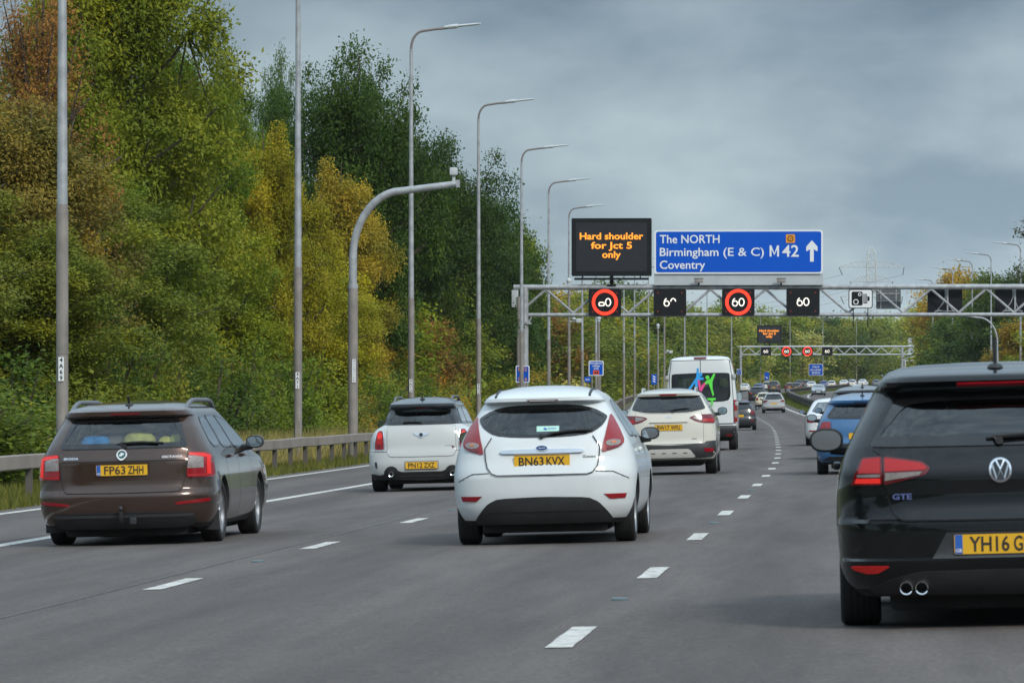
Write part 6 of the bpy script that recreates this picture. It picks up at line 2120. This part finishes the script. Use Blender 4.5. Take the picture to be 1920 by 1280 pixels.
# --------------------------------------------------------------- cream compact SUV
def cream_suv():
    pm = paint('cream paint', (.62, .60, .52), 0, .35, dirt=.09)
    rows = [(.24, .78, .1, .35, 3.8), (.32, .85, .03, .4, 3.95), (.45, .878, 0, .42, 4.0), (.56, .882, .008, .42, 4.01), (.60, .882, .04, .42, 4.0), (.8, .88, .05, .42, 3.98), (.95, .872, .06, .42, 3.85), (1.05, .855, .08, .42, 3.6), (1.12, .825, .10, .42, 3.2),
            (1.18, .79, .125, .40, 3.0), (1.28, .738, .175, .38, 2.84), (1.40, .67, .245, .36, 2.62), (1.475, .628, .29, .35, 2.48), (1.49, .615, .22, .34, 2.44), (1.53, .585, .21, .34, 2.36), (1.565, .52, .36, .34, 2.22), (1.605, .40, .7, .35, 2.0), (1.63, .2, 1.1, .3, 1.75)]
    D = 82.0
    c = Car('compact_suv', 'cream compact SUV with yellow plate BW17 WFU ahead of the white hatchback', 'car', rows, 4.01, 3.0, ((1256.3 - 960) / F * D, D), pm, (.78, 2.52, .335, .215, .765))
    gp = chaikin(sym([(0, 1.478), (.56, 1.475), (.60, 1.45), (.69, 1.245), (.66, 1.222), (.40, 1.172), (0, 1.165)]), 1, .12)
    c.rear_glass(gp, M['glass_dark'], frit=.05)
    c.side_windows([chaikin([(.62, 1.22), (.74, 1.42), (.86, 1.455), (1.45, 1.485), (1.50, 1.14), (.8, 1.14)], 1, .1), chaikin([(1.57, 1.13), (1.53, 1.485), (2.15, 1.45), (2.8, 1.12)], 1, .1)], M['glass_dark'])
    c.windscreen([(0, 1.53), (.42, 1.52), (.54, 1.43), (.70, 1.17), (.66, 1.14), (0, 1.14)], M['glass'])
    c.body((.85, .24, 3.0))
    c.finish_glass(); c.under(); c.wheels()
    c.seats(2.05, 1.2, top=1.14, shelf=(.4, .95, 1.08))
    fn = c.P('rear')
    gate = sym([(0, 1.145), (.40, 1.15), (.60, 1.19), (.635, 1.10), (.645, .9), (.645, .58), (0, .575)])
    c.panel('tailgate', gate, [pm], off=.006, th=.02, res=.08)
    mb = MB(); c.line(mb, list(gate) + [gate[0]], .012, off=.002); mb.build('panel_gap', M['seam'], c.root, smooth=0, recalc=False)
    lamp = chaikin([(.39, 1.065), (.45, 1.095), (.60, 1.118), (.80, 1.125), (.845, 1.10), (.855, .955), (.62, .968), (.50, 1.0)], 1, .1)
    c.lamp_pair(lamp, [([(.44, 1.06), (.50, 1.085), (.62, 1.10), (.62, 1.01), (.52, 1.03)], 1, .004), ([(.64, 1.04), (.83, 1.04), (.84, .975), (.64, .985)], 5, .004)], base='lamp_dark', off=.012)
    mb = MB(); c.add_panel(mb, sym([(0, 1.015), (.34, 1.015), (.36, .985), (0, .98)]), off=.03, th=.05); mb.build('tailgate_handle', [pm], c.root)
    c.plate('BW17 WFU', .835)
    b = MB(); ring(b, 0, 1.085, .032, .046, lambda u, v, k: fn(u, 1.085 + (v - 1.085) * .5, k), .012, 0); b.build('oval_badge', M['chrome'], c.root, recalc=False)
    b = MB(); put_text(b, 'AWD', fn, .010, .43, .665, .02, 0, 'l', w=.09) if False else put_ribbon(b, [(.43, .672), (.52, .672)], .016, fn, .010, 0); put_ribbon(b, [(-.60, .78), (-.50, .78)], .012, fn, .010, 0); b.build('model_badge', M['chrome'], c.root, smooth=0, recalc=False)
    c.panel('brake_light', [(-.16, 1.522), (.16, 1.522), (.15, 1.496), (-.15, 1.496)], [M['lamp_red']], off=.006)
    c.panel('bumper_cladding', sym([(0, .555), (.64, .57), (.70, .62), (.868, .63), (.868, .42), (.80, .33), (.55, .31), (0, .31)]), [M['black_plastic']], off=.010, th=.05)
    c.panel('skid_plate', chaikin(sym([(0, .485), (.35, .485), (.40, .46), (.49, .34), (.45, .325), (0, .325)]), 1, .08), [plain('silver skid plate', (.48, .47, .43), .45), M['underside']], off=.020, th=.03,
            layers=[([(x - .04, .405), (x + .04, .405), (x + .035, .418), (x - .035, .418)], 1, .023) for x in (-.3, -.1, .1, .3)])
    c.lamp_pair([(.64, .495), (.82, .485), (.82, .425), (.68, .42)], name='reflector', off=.018)
    c.wiper([(.08, 1.18), (.06, 1.205), (.22, 1.23), (.34, 1.232)], .03)
    roof_rail(c, .50, .5, 2.1, plain('silver rail', (.5, .5, .5), .35, metal=.6), h=.06, r=.022)
    for s in (-1, 1):
        c.mirror(s, 2.5, 1.18, .23, .17, M['black_plastic'])
        mb = MB(); c.line(mb, [(1.5, 1.12), (1.5, .6), (1.6, .3)], .009, surf='side', s=s, off=.002); mb.build('door_gap', M['seam'], c.root, smooth=0, recalc=False)
        mb = MB(); c.add_panel(mb, [(.25, .36), (3.7, .36), (3.7, .26), (.25, .26)], surf='side', s=s, off=.008, th=.03, res=.2); mb.build('sill_cladding', [M['black_plastic']], c.root)
cream_suv()

# --------------------------------------------------------------- white high-roof van
def white_van():
    pm = paint('white van paint', (.66, .69, .69), 0, .4, dirt=.16)
    rows = [(.35, .90, .14, .2, 5.6), (.45, .98, .03, .22, 5.9), (.6, 1.02, -.02, .2, 6.0), (.74, 1.03, -.02, .2, 6.0), (.78, 1.03, .05, .18, 6.0), (1.1, 1.03, .05, .18, 5.8), (1.3, 1.03, .05, .18, 5.2), (1.6, 1.02, .055, .18, 4.8), (2.0, .99, .07, .19, 4.45),
            (2.3, .955, .085, .20, 4.25), (2.55, .90, .10, .22, 4.05), (2.66, .865, .115, .25, 3.95), (2.71, .80, .18, .3, 3.8), (2.75, .62, .45, .4, 3.6), (2.77, .3, 1.0, .4, 3.2)]
    D = 127.0
    c = Car('panel_van', 'white high-roofed van with blue, pink and green figures on its window', 'van', rows, 6.0, 4.2, ((1317.5 - 960) / F * D, D), pm, (1.05, 3.75, .345, .23, .88))
    gp = chaikin(sym([(0, 2.27), (.80, 2.25), (.845, 2.21), (.86, 1.6), (.80, 1.46), (.62, 1.42), (0, 1.42)]), 1, .12)
    c.rear_glass(gp, M['glass_dark'], frit=.06)
    c.side_windows([chaikin([(4.0, 1.40), (4.0, 2.05), (4.35, 2.0), (4.9, 1.40)], 1, .08)], M['glass'])
    c.windscreen([(0, 2.2), (.75, 2.15), (.85, 1.5), (.8, 1.42), (0, 1.42)], M['glass'])
    c.body((.95, .2, 4.6))
    c.finish_glass(); c.under(); c.wheels(rim_mat=M['steel'])
    b = MB(); b.rbox((0, 3.3, 1.4), (1.7, .15, .9), .05); b.build('seat_row', M['seat'], c.root)
    b = MB(); b.rbox((.4, 2.0, 1.5), (.5, .14, .8), .05); b.rbox((.4, 2.0, 2.0), (.28, .10, .2), .04); b.build('rear_seat', M['seat'], c.root)
    fn = c.P('rear')
    mb = MB(); c.line(mb, [(0, 2.66), (0, 2.27)], .018, off=.004); c.line(mb, [(0, 1.42), (0, .80)], .018, off=.004)
    for s in (-1, 1): c.line(mb, [(s * .84, 2.62), (s * .90, 2.2), (s * .93, 1.5), (s * .93, .80)], .016, off=.004)
    c.line(mb, [(-.86, 2.635), (.86, 2.635)], .014, off=.004)
    mb.build('door_gap', M['seam'], c.root, smooth=0, recalc=False)
    c.panel('brake_light', chaikin([(-.19, 2.705), (.19, 2.705), (.17, 2.665), (-.17, 2.665)], 1, .1), [M['lamp_dark']], off=.03, th=.05)
    c.lamp_pair([(.945, 1.46), (1.02, 1.46), (1.022, .82), (.945, .80)], [([(.95, 1.15), (1.018, 1.15), (1.018, .95), (.95, .95)], 1, .004), ([(.95, 1.42), (1.015, 1.42), (1.015, 1.25), (.95, 1.25)], 5, .004)], off=.02, res=.08)
    c.panel('rear_bumper', sym([(0, .79), (1.0, .79), (1.0, .50), (.90, .40), (0, .40)]), [M['black_plastic']], off=.02, th=.06, res=.12)
    c.lamp_pair([(.70, .47), (.86, .47), (.86, .42), (.70, .42)], name='reflector', off=.03)
    b = MB(); b.rbox((0, c.rear(0, 1.05) - .02, 1.18), (.10, .04, .14), .01); b.rbox((-.30, c.rear(0, 1.05) - .02, 1.1), (.5, .03, .05), .01); b.build('door_handle', M['black_plastic'], c.root)
    c.plate('', .93, x=-.42)
    b = MB()
    for s in (-1, 1):
        for z in (2.15, 1.35): b.rbox((s * (c.side(.2, z) + .0), .12, z), (.10, .10, .12), .02)
        b.ellipsoid((s * .87, c.rear(.85, 2.6) - .01, 2.585), (.025, .02, .025), 8, 5)
    b.build('door_hinge', plain('hinge grey', (.4, .41, .42), .5), c.root)
    # figures of the emblem
    off = .014
    b = MB()
    for poly, mt, of in (([(-.385, 1.79), (-.30, 1.79), (-.17, 1.98), (-.16, 1.83), (-.09, 1.83), (-.08, 2.03), (.0, 2.06), (.09, 2.07), (.08, 2.14), (.01, 2.13), (-.05, 2.20), (-.045, 2.42), (-.10, 2.40), (-.13, 2.14), (-.24, 1.98)], 0, .012),
                         (arc(.0, 2.22, .055, .055, 0, 340, 17), 0, .013),
                         ([(-.09, 2.05), (-.04, 2.07), (.01, 1.88), (.09, 1.97), (.16, 1.97), (.06, 1.80), (.02, 1.72), (-.05, 1.76)], 1, .018),
                         (arc(.20, 2.13, .058, .058, 0, 340, 17), 2, .012),
                         ([(.06, 1.93), (.18, 2.05), (.28, 2.08), (.38, 2.24), (.43, 2.22), (.34, 2.0), (.34, 1.80), (.38, 1.62), (.34, 1.58), (.28, 1.80), (.22, 1.96), (.10, 1.90)], 2, .015),
                         ([(.18, 1.53), (.42, 1.53), (.42, 1.47), (.345, 1.46), (.335, 1.31), (.29, 1.31), (.285, 1.46), (.18, 1.47)], 2, .022)):
        c.add_panel(b, poly, off=of, th=.008, res=.06, mat=mt)
    b.build('figure_emblem', [plain('emblem blue', (.02, .32, .75), .5), plain('emblem pink', (.75, .06, .25), .5), plain('emblem green', (.10, .70, .06), .5)], c.root, smooth=0)
    for s in (-1, 1):
        c.mirror(s, 4.85, 1.55, .22, .36, M['black_plastic'])
white_van()

# --------------------------------------------------------------- cars further up the queue
ROWS = {
    'hatch': (3.98, [(.18, .76, .12, .4, 3.8), (.28, .82, .03, .45, 3.9), (.45, .845, 0, .46, 3.97), (.56, .847, .01, .46, 3.97), (.60, .846, .045, .46, 3.96), (.80, .828, .065, .44, 3.75), (.90, .80, .10, .42, 3.3), (.97, .77, .125, .4, 3.05), (1.1, .70, .21, .38, 2.8),
                     (1.25, .622, .32, .36, 2.5), (1.27, .612, .25, .35, 2.45), (1.31, .585, .25, .35, 2.36), (1.36, .52, .45, .36, 2.2), (1.41, .38, .8, .35, 1.95), (1.44, .18, 1.1, .2, 1.7)], (.70, 2.47, .30, .20, .735)),
    'suv': (4.5, [(.25, .82, .12, .35, 4.25), (.36, .88, .03, .4, 4.42), (.5, .915, 0, .42, 4.5), (.62, .92, .01, .42, 4.5), (.66, .92, .05, .42, 4.49), (.9, .91, .07, .42, 4.35), (1.0, .895, .09, .42, 4.0), (1.08, .865, .11, .4, 3.5), (1.2, .80, .18, .38, 3.25),
                  (1.4, .70, .30, .36, 2.9), (1.5, .645, .36, .35, 2.7), (1.52, .635, .28, .34, 2.65), (1.56, .605, .28, .34, 2.55), (1.61, .52, .5, .35, 2.35), (1.65, .35, .9, .35, 2.1), (1.67, .16, 1.3, .25, 1.9)], (.88, 2.66, .345, .225, .80)),
    'saloon': (4.66, [(.18, .80, .12, .4, 4.4), (.28, .87, .04, .45, 4.6), (.45, .90, 0, .48, 4.66), (.60, .90, .02, .46, 4.65), (.80, .885, .05, .44, 4.4), (.93, .86, .09, .42, 3.9), (1.0, .83, .35, .42, 3.55), (1.12, .76, .72, .4, 3.25), (1.25, .685, 1.05, .4, 2.95),
                      (1.36, .60, 1.35, .4, 2.65), (1.42, .46, 1.6, .35, 2.4), (1.45, .2, 1.8, .2, 2.2)], (.98, 2.68, .316, .205, .775)),
}
CP = objpaint('queue car paint')
proto_cars = {}
def queue_car(kind, label, px, D, col, plate='', lampm='lamp_red', face=False, full=False, rail=False, mirror_mat=None, sc=(1, 1, 1)):
    L, rows, wh = ROWS[kind]
    name = {'hatch': 'hatchback_car', 'suv': 'suv_car', 'saloon': 'saloon_car'}[kind]
    X = (px - 960.0) / F * D
    key = (kind, bool(plate), lampm, rail)
    if key in proto_cars and not full:
        src = proto_cars[key]
        o = (X - XS(D)) * math.hypot(1, slope(D))
        t = copy_tree(src)
        sl = (ZS(D + 2) - ZS(D - 2)) / 4
        t.location = at(D, o)
        t.rotation_euler = (math.atan(sl), -math.atan(CF if o < 5 else -.025), heading(D))
        tag(t, label, 'car', 'cars in the queue up the motorway')
        t.scale = sc
    else:
        c = Car(name, label, 'car', rows, L, 3.0, (X, D), CP, wh, group='cars in the queue up the motorway')
        H = c.z1
        zg0 = {'hatch': .99, 'suv': 1.10, 'saloon': 1.02}[kind]; zg1 = {'hatch': 1.235, 'suv': 1.48, 'saloon': 1.33}[kind]
        w0, w1 = c.w(zg0) * .84, c.w(zg1) * .84
        gp = chaikin(sym([(0, zg1), (w1 * .92, zg1 - .01), (w1, zg1 - .05), (w0, zg0 + .04), (w0 * .95, zg0), (0, zg0 - .01)]), 1, .12)
        G = M['glass_dark'] if full else M['glass_far']
        c.rear_glass(gp, G, frit=.04, cut=full)
        ya = c.rear(0, zg1) + .25
        yb = c.yf(zg0 + .02) - .35
        sp = chaikin([(ya - .1, zg0 + .02), (ya + .2, zg1 + .005), (L * .53, zg1 + .01), (yb, zg0 + .0)], 1, .1)
        c.side_windows([sp], G, cut=full)
        wsz = c.w(zg0 + .03) * .85
        c.windscreen([(0, zg1 + .03), (c.w(zg1 + .03) * .78, zg1 + .02), (wsz, zg0 + .03), (0, zg0 + .02)], G, cut=full)
        c.body((.72, .22, L - 1.05) if full else None)
        c.finish_glass(); c.under(); c.wheels()
        if full: c.seats(L * .52, L * .28, top=zg0 + .02, shelf=(.4, .9, zg0 - .05))
        zl = {'hatch': (.70, .94), 'suv': (.86, 1.05), 'saloon': (.70, .90)}[kind]
        wl0, wl1 = c.w(zl[0]), c.w(zl[1])
        if kind == 'suv':
            lamp = chaikin([(.46, zl[1] - .03), (wl1 * .93, zl[1] + .01), (wl0 * .95, zl[0]), (.55, zl[0] + .05)], 1, .12)
        else:
            lamp = chaikin([(wl1 * .74, zl[1]), (wl1 * .93, zl[1] - .01), (wl0 * .955, zl[0] + .02), (wl0 * .72, zl[0]), (wl0 * .69, zl[0] + .1)], 1, .14)
        c.lamp_pair(lamp, [(inset(lamp, .035), 5, .003)] if lampm == 'lamp_lit' else [], base='lamp_red' if lampm != 'lamp_dark' else 'lamp_dark', off=.012, res=.07)
        gz = {'hatch': (.97, .54), 'suv': (1.07, .62), 'saloon': (.90, .56)}[kind]
        gate = chaikin(sym([(0, gz[0]), (c.w(gz[0]) * .72, gz[0]), (c.w(.75) * .68, .75), (c.w(.75) * .64, gz[1] + .02), (0, gz[1])]), 1, .08)
        c.panel('tailgate', gate, [CP], off=.005, th=.02, res=.09)
        mb = MB(); c.line(mb, list(gate) + [gate[0]], .012, off=.002); mb.build('panel_gap', M['seam'], c.root, smooth=0, recalc=False)
        c.plate(plate, {'hatch': .62, 'suv': .70, 'saloon': .62}[kind])
        z0 = c.z0
        c.panel('bumper_insert', sym([(0, .40 if kind == 'suv' else .33), (c.w(.3) * .75, .40 if kind == 'suv' else .32), (c.w(.25) * .9, z0 + .08), (0, z0 + .03)]), [M['black_plastic']], off=.010, th=.04, res=.09)
        c.lamp_pair([(c.w(.45) * .66, .47), (c.w(.45) * .88, .47), (c.w(.45) * .88, .43), (c.w(.45) * .66, .43)], name='reflector', off=.007)
        c.panel('brake_light', [(-.15, c.zk[-5] + .01), (.15, c.zk[-5] + .01), (.15, c.zk[-5] - .012), (-.15, c.zk[-5] - .012)], [M['lamp_dark']], off=.006)
        for s in (-1, 1):
            c.mirror(s, L * .60, zg0 + .02, .23, .15, mirror_mat or CP)
            # headlamps, seen where a car faces the camera
            b = MB(); c.add_panel(b, [(s * .42, .62), (s * .74, .66), (s * .74, .76), (s * .50, .74)], surf='front', off=.02, th=.06, res=.08); b.build('headlamp', [M['headlamp_off']], c.root)
        b = MB(); c.add_panel(b, rrect(-.4, .38, .4, .60, .04), surf='front', off=.015, th=.04, res=.1); b.build('grille', [M['black_plastic']], c.root)
        b = MB(); b.prism(rrect(-.26, .42, .26, .53, .01), lambda u, v, k: (u, L + .02 + k, v), 0, .012); b.build('front_plate', [M['sign_white']], c.root)
        if rail: roof_rail(c, .52 if kind == 'suv' else .46, .6, 2.5, M['steel'], h=.05)
        c.antenna(.6 if kind != 'saloon' else 1.9, .10, lean=.6)
        if not full: proto_cars[key] = c.root
        t = c.root
    if face: t.rotation_euler = (0, 0, t.rotation_euler[2] + math.pi)
    t.scale = sc
    def setc(o):
        o.color = (*col, 1)
        for ch in o.children: setc(ch)
    setc(t)
    return t
WHT = (.66, .68, .68)
queue_car('hatch', 'blue hatchback with red tail lamps beside the black hatchback mirror', 1620, 77.6, (.018, .105, .25), plate='', full=True)
queue_car('suv', 'dark grey tall car whose roof shows above the blue hatchback', 1620, 100, (.045, .052, .062), full=True, rail=False)
queue_car('saloon', 'white saloon ahead of the blue hatchback, left lamp in view', 1566, 134, WHT, full=True)
queue_car('hatch', 'dark grey car half hidden behind the white van right side', 1385, 216, (.02, .022, .025), lampm='lamp_dark', mirror_mat=M['black_plastic'], sc=(1.06, 1, 1.06))
queue_car('suv', 'silver SUV with yellow plate alone in the right lane', 1451.5, 355, (.36, .37, .37), lampm='lamp_dark', rail=False)
queue_car('hatch', 'cream hatchback just ahead of the silver SUV', 1434, 398, (.60, .55, .40))
queue_car('suv', 'black SUV ahead of the cream hatchback', 1420.5, 445, (.008, .009, .011))
queue_car('suv', 'grey-brown off-roader behind the central barrier bend', 1450.5, 640, (.06, .052, .045), rail=True, sc=(1, 1, 1.08))
queue_car('saloon', 'white saloon nearest the distant gantry leg', 1396.5, 740, WHT)
queue_car('hatch', 'bright blue small car left of the grey-brown off-roader', 1422.5, 720, (.03, .12, .42))
queue_car('suv', 'white tall car behind the grey-brown off-roader', 1438.5, 775, WHT)
queue_car('hatch', 'dark red car where the barrier bends right', 1481, 705, (.12, .02, .02))
queue_car('hatch', 'black hatchback beside the dark red car at the barrier bend', 1493, 690, (.012, .013, .015))
queue_car('suv', 'dark blue tall car ahead of the black hatchback at the bend', 1498, 800, (.02, .03, .05))
queue_car('suv', 'grey tall car left of the white car under the hard shoulder sign', 1511, 815, (.10, .11, .12))
queue_car('saloon', 'white car at the bend just below the hard shoulder sign', 1521, 775, WHT)
queue_car('hatch', 'bright blue hatchback beyond the oncoming grey saloon', 1545, 820, (.02, .10, .33))
queue_car('hatch', 'white hatchback right of the bright blue one beyond the oncoming saloon', 1559, 800, WHT)
queue_car('saloon', 'white saloon right of the white hatchback in the far queue', 1581, 850, WHT)
queue_car('suv', 'black tall car rising behind the far white cars', 1595, 905, (.012, .013, .016))
queue_car('hatch', 'white hatchback below the black tall car in the far queue', 1597, 830, WHT)
queue_car('saloon', 'white saloon furthest right but one in the far queue', 1615, 870, WHT)
queue_car('hatch', 'grey-blue hatchback furthest right in the far queue', 1641, 850, (.10, .15, .20))
queue_car('saloon', 'grey saloon facing the camera on the oncoming carriageway', 1534, 545, (.17, .20, .23), face=True)
queue_car('hatch', 'silver hatchback facing the camera beyond the dark grey roof', 1606, 560, (.38, .40, .41), face=True)
queue_car('hatch', 'small dark car peeping over the cream SUV roof on the hard shoulder', 1212, 330, (.03, .035, .04))


# ------------------------------------------------------------------ the air between here and the far woods
hm = bpy.data.materials.new('thin haze')
hm.use_nodes = True
hn = hm.node_tree.nodes; hl = hm.node_tree.links
hn.clear()
ho = hn.new('ShaderNodeOutputMaterial'); hv = hn.new('ShaderNodeVolumePrincipled')
hv.inputs['Color'].default_value = (.80, .86, .92, 1)
hv.inputs['Density'].default_value = 0.00005
hl.new(hv.outputs[0], ho.inputs['Volume'])
b = MB(); b.box((0, 725, 29), (1900, 2500, 65.2))
hz = b.build('haze', hm, smooth=0)
tag(hz, 'thin pale haze over the motorway and far woods', None, None, 'stuff')
